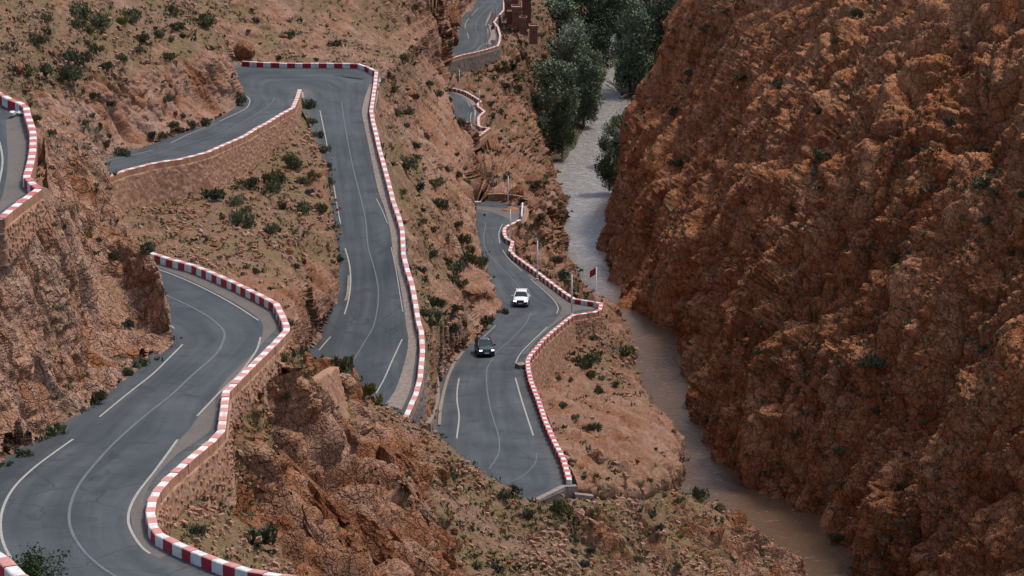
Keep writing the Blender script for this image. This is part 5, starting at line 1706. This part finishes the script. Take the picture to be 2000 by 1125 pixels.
mound('far_bank', [(1150,20),(1250,14),(1330,6),(1380,-6),(1380,-40),(1150,-40)], 105.7, 0.9, M['bank'], 740, 200)
# ------------------------------------------------------------------ cars
M['car_white'] = simple('white_car_paint', (0.78, 0.79, 0.80), 0.22, var=0.02, spec=0.6)
M['car_dark'] = simple('dark_green_grey_car_paint', (0.035, 0.05, 0.055), 0.2, var=0.05, spec=0.7)
M['car_glass'] = simple('tinted_car_glass', (0.012, 0.03, 0.038), 0.15, var=0.05, spec=0.25)
M['black_plastic'] = simple('black_plastic', (0.012, 0.012, 0.014), 0.5, var=0.1)
M['tyre'] = simple('tyre_rubber', (0.015, 0.015, 0.016), 0.85)
M['rim'] = simple('alloy_rim', (0.35, 0.36, 0.37), 0.35, metal=0.8)
M['plate'] = simple('white_number_plate', (0.7, 0.7, 0.7), 0.5)
M['lamp_glow'] = simple('lit_headlight', (0.9, 0.9, 0.9), 0.3, emit=(1, 0.98, 0.93), estr=2.2)
M['chrome'] = simple('brushed_chrome', (0.5, 0.52, 0.53), 0.3, metal=0.9)

def loft(rings, close=True):
    V, F = [], []
    n = len(rings[0])
    for r in rings:
        V += r
    for i in range(len(rings) - 1):
        for k in range(n if close else n - 1):
            a, b = i * n + k, i * n + (k + 1) % n
            F.append((a, b, b + n, a + n))
    F.append(tuple(range(n))[::-1])
    F.append(tuple((len(rings) - 1) * n + k for k in range(n)))
    return V, F

def car(name, label, paint_, px, py, road, ang, rails=False, W_=1.84, L_=4.45, H_=1.62, plastic=0.42, dark_face=False):
    """front at -Y in its own frame; ang turns it about Z"""
    P = on_road(road, px, py)
    root = tag(empty(name, tuple(P)), label, 'car')
    # match the slope of the road along the car
    root.rotation_euler = (0, 0, ang)
    f = np.array([math.sin(ang), -math.cos(ang)])
    bv = ROADS[road]['bvh']
    def zat(o, s=0.0):
        h = bv.ray_cast(Vector((P[0] + f[0] * o + f[1] * s, P[1] + f[1] * o - f[0] * s, P[2] + 5)), Vector((0, 0, -1)))[0]
        return h[2] if h is not None else P[2]
    pit = math.atan2(zat(1.3) - zat(-1.3), 2.6)
    root.rotation_euler = (-pit, 0, ang)
    root.location = (P[0], P[1], (zat(1.3) + zat(-1.3)) / 2 + 0.025)
    m = M[paint_]
    h2 = L_ / 2
    w = W_ / 2
    st = [(-h2, .80, .36, .78), (-h2 + .06, .88, .28, .90), (-h2 + .35, .96, .24, .98), (-h2 + .95, 1.0, .24, 1.04), (-h2 + 1.35, 1.0, .24, 1.10), (0, 1.0, .24, 1.14), (h2 - .9, 1.0, .24, 1.16), (h2 - .3, .97, .26, 1.14), (h2 - .05, .90, .32, 1.05), (h2, .84, .40, .95)]
    rings = []
    for y, k, zb, zt in st:
        a = w * k
        rings.append([(-a * .93, y, zb), (-a, y, zb + .16), (-a, y, zt - .34), (-a * .97, y, zt - .14), (-a * .86, y, zt - .02), (-a * .4, y, zt + .02), (a * .4, y, zt + .02), (a * .86, y, zt - .02), (a * .97, y, zt - .14), (a, y, zt - .34), (a, y, zb + .16), (a * .93, y, zb)])
    V, F = loft(rings)
    body = mesh_py('body', V, F, m, root, True)
    md = body.modifiers.new('edge', 'BEVEL'); md.width = 0.02; md.segments = 1
    # cabin glass
    gl = []
    for y, k, z in [(-h2 + 1.28, .90, 1.08), (-h2 + 2.02, .74, H_ - .06)]:
        pass
    bz, tz = 1.10, H_ - .05
    y0, y1, y2, y3 = -h2 + 1.22, -h2 + 1.98, h2 - .75, h2 - .18
    bw, tw = w * .90, w * .70
    Vb = [(-bw, y0, bz - .02), (bw, y0, bz - .02), (bw, y3, bz), (-bw, y3, bz), (-tw, y1, tz), (tw, y1, tz), (tw, y2, tz), (-tw, y2, tz)]
    mesh_py('windscreen', [Vb[0], Vb[1], Vb[5], Vb[4]], [(0, 1, 2, 3)], M['car_glass'], root)
    mesh_py('rear_window', [Vb[2], Vb[3], Vb[7], Vb[6]], [(0, 1, 2, 3)], M['car_glass'], root)
    mesh_py('side_window', [Vb[1], Vb[2], Vb[6], Vb[5]], [(0, 1, 2, 3)], M['car_glass'], root)
    mesh_py('side_window', [Vb[3], Vb[0], Vb[4], Vb[7]], [(0, 1, 2, 3)], M['car_glass'], root)
    rr_ = []
    for y, k, z in [(y1 - .05, .96, tz - .01), (y1 + .1, 1.0, tz + .045), (0.3, 1.02, tz + .06), (y2 - .1, 1.0, tz + .04), (y2 + .12, .95, tz - .02)]:
        a = tw * k + .02
        rr_.append([(-a, y, z - .05), (-a * .96, y, z), (-a * .5, y, z + .02), (a * .5, y, z + .02), (a * .96, y, z), (a, y, z - .05)])
    V, F = loft(rr_)
    mesh_py('roof', V, F, m, root, True)
    pm = MB()
    for s in (-1, 1):
        pm.tube([(s * bw, y0, bz), (s * tw, y1, tz)], .045, 5)
        pm.tube([(s * bw * .99, .15, bz), (s * tw * 1.0, .05, tz)], .04, 5)
        pm.tube([(s * bw, y3, bz), (s * tw, y2, tz)], .075, 5)
    pm.build('pillars', m, root)
    # face
    mesh_g = MB().box((0, -h2 - .005, .70), (W_ * .44 if not dark_face else W_ * .62, .06, .2 if dark_face else .30))
    mesh_g.build('grille', M['black_plastic'], root)
    lo = MB().box((0, -h2 - .0, .42), (W_ * .82, .08, .20)).box((-w * .72, -h2 + .02, .56), (.34, .08, .22)).box((w * .72, -h2 + .02, .56), (.34, .08, .22))
    lo.build('lower_bumper', M['black_plastic'], root)
    MB().box((0, -h2 - .06, .50), (.52, .02, .12)).build('number_plate', M['plate'], root)
    for s in (-1, 1):
        hv = MB().box((s * w * .70, -h2 + .05, .77), (.32, .12, .12), Matrix.Rotation(s * .25, 3, 'Z'))
        hv.build('headlight', M['lamp_glow'], root)
        mr = MB().box((s * (w + .13), -h2 + 1.62, 1.10), (.24, .12, .16))
        mr.build('door_mirror', m if not dark_face else M['black_plastic'], root)
        if rails:
            MB().tube([(s * tw, y1 + .1, tz + .02), (s * tw, y1 + .2, tz + .12), (s * tw, y2 - .2, tz + .12), (s * tw, y2, tz + .02)], .025, 5).build('roof_rail', M['black_plastic'], root)
        for y in (-h2 + .86, h2 - .84):
            t = MB().tube([(s * (w - .20), y, .34), (s * (w + .005), y, .34)], .34, 18).build('tyre', M['tyre'], root)
            MB().tube([(s * (w - .02), y, .34), (s * (w + .018), y, .34)], .21, 12).build('rim', M['rim'], t)
            MB().tube([(s * (w - .02), y, .36), (s * (w + .002), y, .36)], .40, 18).build('wheel_arch', M['black_plastic'], root)
        MB().box((s * (w + .0), 0.02, .33), (.03, L_ * .42, .16)).build('sill', M['black_plastic'], root)
    if dark_face:
        for k in (-2, -1, 1, 2):
            MB().box((k * .2, -h2 - .04, .72), (.07, .02, .05)).build('grille_mark', M['chrome'], root)
        MB().box((0, -h2 - .045, .72), (.24, .02, .06)).build('badge', M['chrome'], root)
    return root
car('white_car', 'white car with lit headlights driving on the bend by the lookout', 'car_white', 1018, 594, 'road_valley', R(-3))
car('dark_car', 'dark grey car with roof rails and lit headlights, nearest on the valley road', 'car_dark', 946.5, 692, 'road_valley', R(7), rails=True, dark_face=True, W_=1.8, L_=4.35, H_=1.66)

# ------------------------------------------------------------------ street lamps, flags and signs
M['pole'] = simple('white_painted_pole', (0.78, 0.78, 0.78), 0.5, var=0.05)
M['solar'] = simple('dark_blue_solar_panel', (0.015, 0.025, 0.045), 0.7, spec=0.1)
M['lamp_head'] = simple('grey_lamp_head', (0.12, 0.13, 0.14), 0.7)
M['dark_metal'] = simple('dark_metal', (0.05, 0.05, 0.055), 0.6)
M['flag_red'] = simple('red_flag_cloth', (0.30, 0.008, 0.018), 0.8)
M['flag_green'] = simple('green_flag_star', (0.0, 0.10, 0.04), 0.8)
M['sign_red'] = simple('sign_red', (0.55, 0.05, 0.04), 0.5, var=0.05)
M['sign_white'] = simple('sign_white', (0.75, 0.72, 0.68), 0.5, var=0.05)
M['rust'] = simple('rusty_post', (0.14, 0.05, 0.03), 0.8)

def lamp(px, py, h, H_, label, lean=-1):
    b = pt(px, py, -h)
    root = tag(empty('street_lamp', tuple(b)), label, 'street lamp', 'white street lamps along the road')
    MB().tube([(0, 0, -.3), (0, 0, H_ * .55), (0, 0, H_ * .93)], [.12, .10, .08], 8).build('pole', M['pole'], root, True)
    MB().box((0, 0, .02), (.34, .34, .05)).box((0, 0, .3), (.2, .2, .5)).build('base', M['pole'], root)
    MB().tube([(0, 0, H_ * .92), (lean * .12, -.05, H_ * .97), (lean * .45, -.1, H_ * 1.0)], [.055, .05, .04], 7).build('arm', M['pole'], root, True)
    MB().box((lean * .62, -.12, H_ * 1.005), (.5, .2, .09)).build('lamp_head', M['lamp_head'], root)
    MB().box((lean * .1, 0, H_ * 1.06), (.55, .4, .04), Matrix.Rotation(.4, 3, 'X')).build('solar_panel', M['solar'], root)
    return root
lamp(1116.5, 613, 74.6, 5.1, 'white street lamp standing at the lookout corner, nearest to the flag')
lamp(1049.5, 545, 75.6, 5.3, 'white street lamp behind the barrier above the white car')
lamp(996.5, 474, 76.6, 4.9, 'white street lamp at the barrier kink on the upper valley road')
lamp(992.5, 402, 77.5, 4.7, 'white street lamp at the parking spot before the graffiti')
lamp(928, 268, 79.0, 5.1, 'white street lamp at the near end of the far loop road')
lamp(936.5, 215, 79.8, 4.0, 'white street lamp at the notch of the loop road barrier')
lamp(897.3, 183, 80.6, 5.0, 'white street lamp behind the top of the loop road')
lamp(952.5, 95, 82.2, 4.6, 'white street lamp on the far road bend above the grey wall')
lamp(878.8, 115, 81.7, 4.7, 'white street lamp at the left end of the far road barrier')
lamp(967.5, 37, 83.2, 7.0, 'tall white street lamp beside the reddish houses at the top edge')

def flag_pole(px, py, h, H_, label, w=0.75, hh=0.85, lean=0.06):
    b = pt(px, py, -h)
    root = tag(empty('flag_pole', tuple(b)), label, 'flag')
    MB().tube([(0, 0, -.4), (lean * .5, 0, H_ * .5), (lean * 2, 0, H_)], [.10, .085, .07], 7).build('pole', M['pole'], root, True)
    V, F = [], []
    n = 9
    for i in range(n):
        t = i / (n - 1)
        for j in range(5):
            s = j / 4
            V.append((lean * 2 - .03 - w * t, .09 * math.sin(t * 7 + s * 1.2), H_ - .05 - hh * s - t * .34 + .05 * math.sin(t * 5)))
    for i in range(n - 1):
        for j in range(4):
            F.append((i * 5 + j, (i + 1) * 5 + j, (i + 1) * 5 + j + 1, i * 5 + j + 1))
    fo = mesh_py('flag', V, F, M['flag_red'], root, True)
    md = fo.modifiers.new('thick', 'SOLIDIFY'); md.thickness = 0.012
    sv, c = MB(), (lean * 2 - .03 - w * .5, H_ - .05 - hh * .5 - .17)
    for k in range(5):
        a0, a1 = math.pi / 2 + k * 4 * math.pi / 5, math.pi / 2 + (k + 1) * 4 * math.pi / 5
        r = hh * .2
        sv.tube([(c[0] + r * math.cos(a0), -.12, c[1] + r * math.sin(a0)), (c[0] + r * math.cos(a1), -.12, c[1] + r * math.sin(a1))], .014, 4)
    sv.build('star', M['flag_green'], fo)
    return root
flag_pole(1162.3, 608, 74.8, 5.35, 'white pole with a red flag on the lookout corner')
flag_pole(967, 66, 82.8, 0.9 + 1.2, 'small red flag leaning on the far road barrier by the houses', .9, .9, .0)

def road_sign(px, py, h, H_, label, tri=False):
    b = pt(px, py, -h)
    root = tag(empty('road_sign', tuple(b)), label, 'road sign')
    MB().tube([(0, 0, -.3), (0, 0, H_ + .1)], .05, 6).build('post', M['rust'], root)
    MB().tube([(0, -.06, H_), (0, -.09, H_)], .46, 20).build('disc', M['sign_red'], root)
    fc = MB().tube([(0, -.095, H_), (0, -.11, H_)], .32, 20).build('face', M['sign_white'], root)
    MB().box((-.08, -.12, H_), (.05, .012, .26)).box((.09, -.12, H_), (.15, .012, .26)).build('symbol', M['sign_red'], fc)
    if tri:
        z = H_ + .95
        tb = MB().add([(-.5, -.06, z - .35), (.5, -.06, z - .35), (0, -.06, z + .5), (-.5, -.09, z - .35), (.5, -.09, z - .35), (0, -.09, z + .5)], [(0, 1, 2), (3, 5, 4), (0, 3, 4, 1), (1, 4, 5, 2), (2, 5, 3, 0)])
        tb.build('warning_triangle', M['sign_red'], root)
        MB().add([(-.3, -.095, z - .24), (.3, -.095, z - .24), (0, -.095, z + .28), (-.3, -.11, z - .24), (.3, -.11, z - .24), (0, -.11, z + .28)], [(0, 1, 2), (3, 5, 4), (0, 3, 4, 1), (1, 4, 5, 2), (2, 5, 3, 0)]).build('triangle_face', M['sign_white'], root)
road_sign(962.3, 92, 82.2, 1.15, 'round red bordered sign standing nearest, on the far road shoulder')
road_sign(962, 46, 83.0, 1.2, 'round sign under a triangular one, further up the far road', True)

# ------------------------------------------------------------------ reddish houses by the far road
M['mud'] = simple('reddish_mud_plaster', (0.25, 0.125, 0.088), 0.95, var=0.2, scale=0.8)
M['mud_dark'] = simple('dark_reddish_plaster', (0.19, 0.09, 0.065), 0.95, var=0.2, scale=0.8)
M['mud_roof'] = simple('pale_mud_roof', (0.34, 0.22, 0.17), 0.95, var=0.15)
M['dark_hole'] = simple('dark_window_glass', (0.015, 0.014, 0.014), 0.4)
def house(px0, px1, pyt, pyb, D, label, dep=5.0, mat='mud', wins=2, roof=True):
    a, b = unproj(px0, pyb, D), unproj(px1, pyb, D)
    top = unproj(px0, pyt, D)
    w, hz = abs(b[0] - a[0]), top[2] - a[2]
    ctr = ((a[0] + b[0]) / 2, a[1] + dep / 2, a[2])
    root = tag(empty('mud_house', ctr), label, 'house')
    wl = MB().box((0, 0, hz / 2 - .75), (w, dep, hz + 1.5)).build('wall', M[mat], root)
    if roof:
        MB().box((0, 0, hz + .06), (w + .3, dep + .3, .16)).build('roof', M['mud_roof'], root)
        pr = MB()
        for s in (-1, 1):
            pr.box((s * (w / 2 + .05), 0, hz + .32), (.22, dep + .3, .38))
            pr.box((0, s * (dep / 2 + .05), hz + .32), (w - .12, .22, .37))
        pr.build('parapet', M[mat], root)
    for k in range(wins):
        x = -w / 2 + w * (k + 1) / (wins + 1)
        fr = MB().box((x, -dep / 2 - .03, hz * .62), (.62, .1, .8)).build('window', M['mud_roof'], root)
        MB().box((x, -dep / 2 - .085, hz * .62), (.42, .04, .6)).build('pane', M['dark_hole'], fr)
house(985, 1002, 3, 22, 612, 'low reddish house with a pale roof edge right beside the far barrier', 5, 'mud', 1)
house(990, 1000, 22, 36, 606, 'reddish lower wall block under the roadside house', 3, 'mud_dark', 0, False)
house(1000, 1018, 17, 40, 602, 'reddish house with a flat pale roof below the far road', 4.5, 'mud', 1)
house(1020, 1037, -25, 44, 610, 'tallest reddish tower house at the top edge', 4, 'mud_dark', 2)
house(1003, 1012, -10, 12, 622, 'narrow reddish tower behind the flat roofed house', 3, 'mud_dark', 1)
house(1016, 1028, 38, 55, 598, 'small reddish annex with a pale roof under the tower', 3, 'mud', 0)
house(1034, 1050, 54, 74, 594, 'lowest reddish shed with a pale roof, beside the dark trees', 4, 'mud', 1)
house(1098, 1112, -20, 16, 690, 'reddish house half hidden behind the riverside trees', 5, 'mud_dark', 1)

# ------------------------------------------------------------------ parking spot, graffiti wall and small roadside things
def low_wall(name, pts, height, width, mat, label, cat='wall'):
    P = np.array([pt(x, y, -h) for x, y, h in pts])
    c = P.mean(0)
    root = tag(empty(name, tuple(c)), label, cat)
    Q1, Q2 = offset_poly(P, width / 2) - c, offset_poly(P, -width / 2) - c
    V, F = [], []
    for a, b in zip(Q1, Q2):
        V += [(a[0], a[1], a[2] - .8), (a[0], a[1], a[2] + height), (b[0], b[1], b[2] + height), (b[0], b[1], b[2] - .8)]
    for i in range(len(P) - 1):
        for k in range(4):
            F.append((i * 4 + k, i * 4 + (k + 1) % 4, (i + 1) * 4 + (k + 1) % 4, (i + 1) * 4 + k))
    F += [(3, 2, 1, 0), tuple((len(P) - 1) * 4 + k for k in range(4))]
    mesh_py('kerb_body', V, F, M[mat], root)
    return root
low_wall('concrete_kerb', [(1043, 982, 65.7), (1062, 972, 65.7), (1100, 953, 65.9), (1126, 952, 66.0)], 0.18, 0.5, 'concrete', 'pale concrete kerb closing the lower end of the valley road', 'kerb')
low_wall('concrete_block', [(1122, 970, 66.6), (1158, 974, 66.9)], 0.3, 0.6, 'concrete', 'reddish concrete block lying below the barrier end')
low_wall('concrete_channel', [(846, 738, 70.6), (850, 760, 70.0), (850, 785, 69.4), (843, 812, 68.6), (832, 838, 67.8)], 0.55, 0.9, 'concrete', 'curved concrete drain edge below the grey wall of the middle road', 'drain')
low_wall('ditch_kerb', [(905, 688, 72.7), (886, 712, 72.0), (874, 740, 71.1), (866, 770, 70.3), (860, 800, 69.4), (858, 832, 68.5)], 0.14, 0.3, 'concrete', 'thin kerb between the ditch and the left edge of the valley road', 'kerb')
low_wall('ditch_kerb', [(678, 470, 58.1), (683, 520, 59.3), (679, 575, 60.4), (668, 610, 61.4), (650, 645, 62.3)], 0.06, 0.25, 'concrete', 'thin kerb along the left edge of the middle road under the cut', 'kerb')
low_wall('concrete_slab', [(1010, 713, 71.3), (1026, 711, 71.3)], 0.10, 1.1, 'concrete', 'small concrete slab against the barrier near the dark car', 'slab')
low_wall('stone_wall', [(952, 393, 77.6), (975, 392, 77.6), (1004, 395, 77.5), (1022, 398, 77.4)], 1.1, 0.5, 'stone', 'low stone wall with dark blue graffiti behind the parking spot', 'wall')
M['spray'] = simple('dark_blue_spray_paint', (0.03, 0.05, 0.075), 0.7)
def squiggle(px, py, w, seed):
    b = unproj(px, py + 4, 376.5)
    rr = random.Random(seed)
    g = MB()
    x = 0
    while x < w:
        pts = [(x + rr.uniform(-.05, .2), 0, rr.uniform(0, .7)) for _ in range(4)]
        g.tube(pts, .035, 4)
        x += rr.uniform(.22, .36)
    o = g.build('graffiti', M['spray'])
    o.location = b
    return o
squiggle(957, 383, 1.3, 1); squiggle(981, 381, .9, 2); squiggle(999, 381, .7, 3)
for o_, lb in zip([o for o in C.objects if o.name.startswith('graffiti')], ['blue graffiti on the rock at the left, widest of the three scribbles', 'middle blue graffiti scribble left of the lamp pole', 'blue graffiti scribble at the right end of the stone wall']):
    tag(o_, lb, 'graffiti')

def heap(px, py, h, r, hh, mat, name, label, cat, seed=3):
    c = pt(px, py, -h)
    n, m_ = 24, 9
    V, F = [], []
    for i in range(m_):
        t = i / (m_ - 1)
        for k in range(n):
            a = 2 * math.pi * k / n
            V.append((r * (1 - t) * math.cos(a), r * .8 * (1 - t) * math.sin(a), hh * (t ** .8)))
    V = np.array(V) 
    V += 0.12 * r * np.stack([perlin(V * 1.5 / r + seed, 1), perlin(V * 1.5 / r + seed, 2), 0.6 * perlin(V * 2 / r + seed, 3)], -1)
    F = [tuple(f) for f in grid_faces(m_, n)] + [(i * n + n - 1, i * n, (i + 1) * n, (i + 1) * n + n - 1) for i in range(m_ - 1)]
    o = mesh_py(name, V, F, mat, None, True)
    o.location = c
    tag(o, label, cat)
heap(997, 409, 77.15, 1.35, .5, simple('orange_sand', (0.30, 0.13, 0.06), 0.95, var=0.2, scale=4), 'sand_heap', 'heap of orange sand on the parking spot beside the lamp', 'sand heap')

b_ = pt(923, 399, -77.5)
r_ = tag(empty('marker_block', tuple(b_)), 'leaning white and red marker block at the rock behind the parking spot', 'marker')
MB().box((0, 0, .25), (.55, .5, .65), Matrix.Rotation(.1, 3, 'Y')).build('red_base', M['red_paint'], r_)
MB().box((.02, 0, 1.0), (.32, .3, .85), Matrix.Rotation(-.12, 3, 'Y')).build('white_post', M['white_paint'], r_)
MB().box((.75, -.1, .2), (.9, .4, .5)).build('white_block', M['white_paint'], r_)

# white rail at the parking edge
rp = poly3([(1019,431,77.0),(1019,425,77.0),(1020.5,404,77.2)])
cr_ = rp.mean(0)
root = tag(empty('white_guard_rail', tuple(cr_)), 'narrow white guard rail at the right edge of the parking spot', 'guard rail')
MB().tube([tuple(p - cr_ + np.array([0, 0, .55])) for p in rp], .13, 6).build('rail', M['white_paint'], root)
for p in rp[::2]:
    MB().box(tuple(p - cr_ + np.array([0, 0, .1])), (.14, .14, .95)).build('post', M['pole'], root)

# broken white plaster beside the upper barrier
base = pt(32, 226, -31.9)
root = tag(empty('broken_plaster', tuple(base)), 'broken white plaster lying against the upper left barrier', 'rubble')
rr = random.Random(3)
for k in range(6):
    MB().box((rr.uniform(-.5, .6), rr.uniform(-.5, .4), rr.uniform(.08, .3)), (rr.uniform(.2, .45), rr.uniform(.15, .35), rr.uniform(.08, .2)), Matrix.Rotation(rr.uniform(-.6, .6), 3, 'X') @ Matrix.Rotation(rr.uniform(0, 3), 3, 'Z')).build('plaster_piece', M['white_paint'], root)
M['teal'] = simple('turquoise_plastic', (0.02, 0.22, 0.22), 0.6)
g = ground_at(1196, 686)
if g:
    o = MB().tube([(0, 0, .2), (.25, -.2, .12), (.6, -.1, .1), (.7, .35, .1), (.3, .4, .15)], .07, 6).build('plastic_hose', M['teal'])
    o.location = g[0]
    tag(o, 'turquoise plastic hose at the cliff edge below the lookout', 'hose')
# driftwood
M['wood'] = simple('bleached_driftwood', (0.15, 0.115, 0.09), 0.9, var=0.3)
def drift(pts, r0, label, seed):
    P = [pt(x, y, -h) for x, y, h in pts]
    c = P[0]
    rt = tag(empty('driftwood', tuple(c)), label, 'driftwood')
    Q = [tuple(p - c) for p in P]
    MB().tube(Q, [r0 * (1 - .7 * i / (len(Q) - 1)) for i in range(len(Q))], 8).build('trunk', M['wood'], rt, True)
    rr = random.Random(seed)
    for k in range(5):
        q = Vector(Q[rr.randrange(1, len(Q))])
        e = q + Vector((rr.uniform(-2, 2), rr.uniform(-1, 1), rr.uniform(.6, 2.0)))
        MB().tube([q, (q + e) / 2 + Vector((0, 0, .2)), e], [.10, .07, .02], 5).build('branch', M['wood'], rt)
drift([(1186,158,105.2),(1198,166,105.0),(1212,178,104.9),(1226,186,104.8)], .22, 'thin bare driftwood trunk reaching into the river below the right trees', 1)
drift([(1219,232,104.9),(1228,214,104.6),(1240,200,104.3),(1254,188,104.2)], 1.0, 'thick grey driftwood log lying between river and red cliff', 2)
drift([(1212,192,105.2),(1225,184,104.9),(1248,180,104.8)], .3, 'bare driftwood branches under the right bank trees', 3)

# leafy green bush in the lower left corner, close to the camera
lf = unproj(55, 1090, 118.0)
root = tag(empty('leafy_bush', (lf[0], lf[1], lf[2] - 1.6)), 'large leafy green bush in the lower left corner in front of the road', 'bush')
rng = np.random.default_rng(9)
n = 2600
tw_ = MB()
tips = []
for k in range(34):
    a = rng.uniform(0, 6.28); q = rng.uniform(.3, 2.1)
    e = np.array([math.cos(a) * q, math.sin(a) * q * .6, rng.uniform(.8, 2.3) - q * .25])
    tw_.tube([(0, 0, -1.5), tuple(e * .5 + np.array([0, 0, -.2])), tuple(e)], [.05, .025, .01], 4)
    tips.append(e)
tips = np.array(tips)
k = rng.integers(0, len(tips), n)
t = rng.uniform(.35, 1.08, (n, 1))
cpos = tips[k] * t + rng.normal(size=(n, 3)) * .17
V, F = leaf_quads(cpos, .13, rng, .1, .55)
LM['leafy'] = leaf_mat('fresh_green_leaves', (0.03, 0.05, 0.012), (0.06, 0.09, 0.022), (0.10, 0.13, 0.035))
o = mesh_np('foliage', V, F, LM['leafy'], False, root)
tw_.build('branches', M['twig'], root)

# individually laid stones in the nearest walls
def wall_stones(root, T, T2, hts, n, seed, s=0.3):
    rng = random.Random(seed)
    variants = []
    for q in range(5):
        rr = random.Random(seed * 10 + q)
        V = [(x * rr.uniform(.8, 1), y, z * rr.uniform(.75, 1)) for x in (-.5, .5) for y in (-.5, .5) for z in (-.5, .5)]
        V = [(v[0] * (.8 if v[1] > 0 else 1), v[1], v[2] * (.8 if v[1] > 0 else 1)) for v in V]
        Fq = [(0, 1, 3, 2), (4, 6, 7, 5), (0, 4, 5, 1), (2, 3, 7, 6), (0, 2, 6, 4), (1, 5, 7, 3)]
        me = bpy.data.meshes.new('stone')
        me.from_pydata(V, [], Fq)
        me.materials.append(M['stone'] if q != 2 else M['stone_dark'])
        variants.append(me)
    m = len(T)
    L = np.r_[0, np.cumsum(np.linalg.norm(np.diff(T, axis=0), axis=1))]
    tries = []
    for k in range(n * 6):
        if len(tries) >= n:
            break
        i = rng.randrange(m)
        hh = hts[i]
        if hh < .4:
            continue
        z = rng.uniform(.12, min(hh, 3.0) - .1)
        if any(abs(L[i] - a) < .40 and abs(z - b) < .24 for a, b in tries):
            continue
        tries.append((L[i], z))
        o = bpy.data.objects.new('stone', variants[rng.randrange(5)])
        C.objects.link(o)
        o.parent = root
        tn = T2[i]
        p = T[i] + tn * (z * .08 + .05) - np.array([0, 0, z]) - np.array(root.location)
        o.location = p
        o.rotation_euler = (rng.uniform(-.1, .1), rng.uniform(-.25, .25), math.atan2(tn[1], tn[0]) - math.pi / 2)
        o.scale = (rng.uniform(.26, .48), .16, rng.uniform(.17, .30))
wall_stones(w_A, tA, nA, hA, 300, 3)
wall_stones(w_U, tU, nU, hU, 110, 4)
wall_stones(w_C1, tC1, nC1, hC1, 60, 5)

w_K, *_ = retaining_wall('masonry_buttress', unproj(np.array([528., 560., 600., 640., 652.]), np.array([800., 772., 748., 722., 716.]), np.array([178., 181.5, 185., 189.5, 191.5])), 1, [4.4, 4.8, 5.0, 4.8, 4.2], M['masonry'], 'old masonry buttress of rough stone on the knoll right of the near wall', seed=31, cell=0.4, batter=0.22)
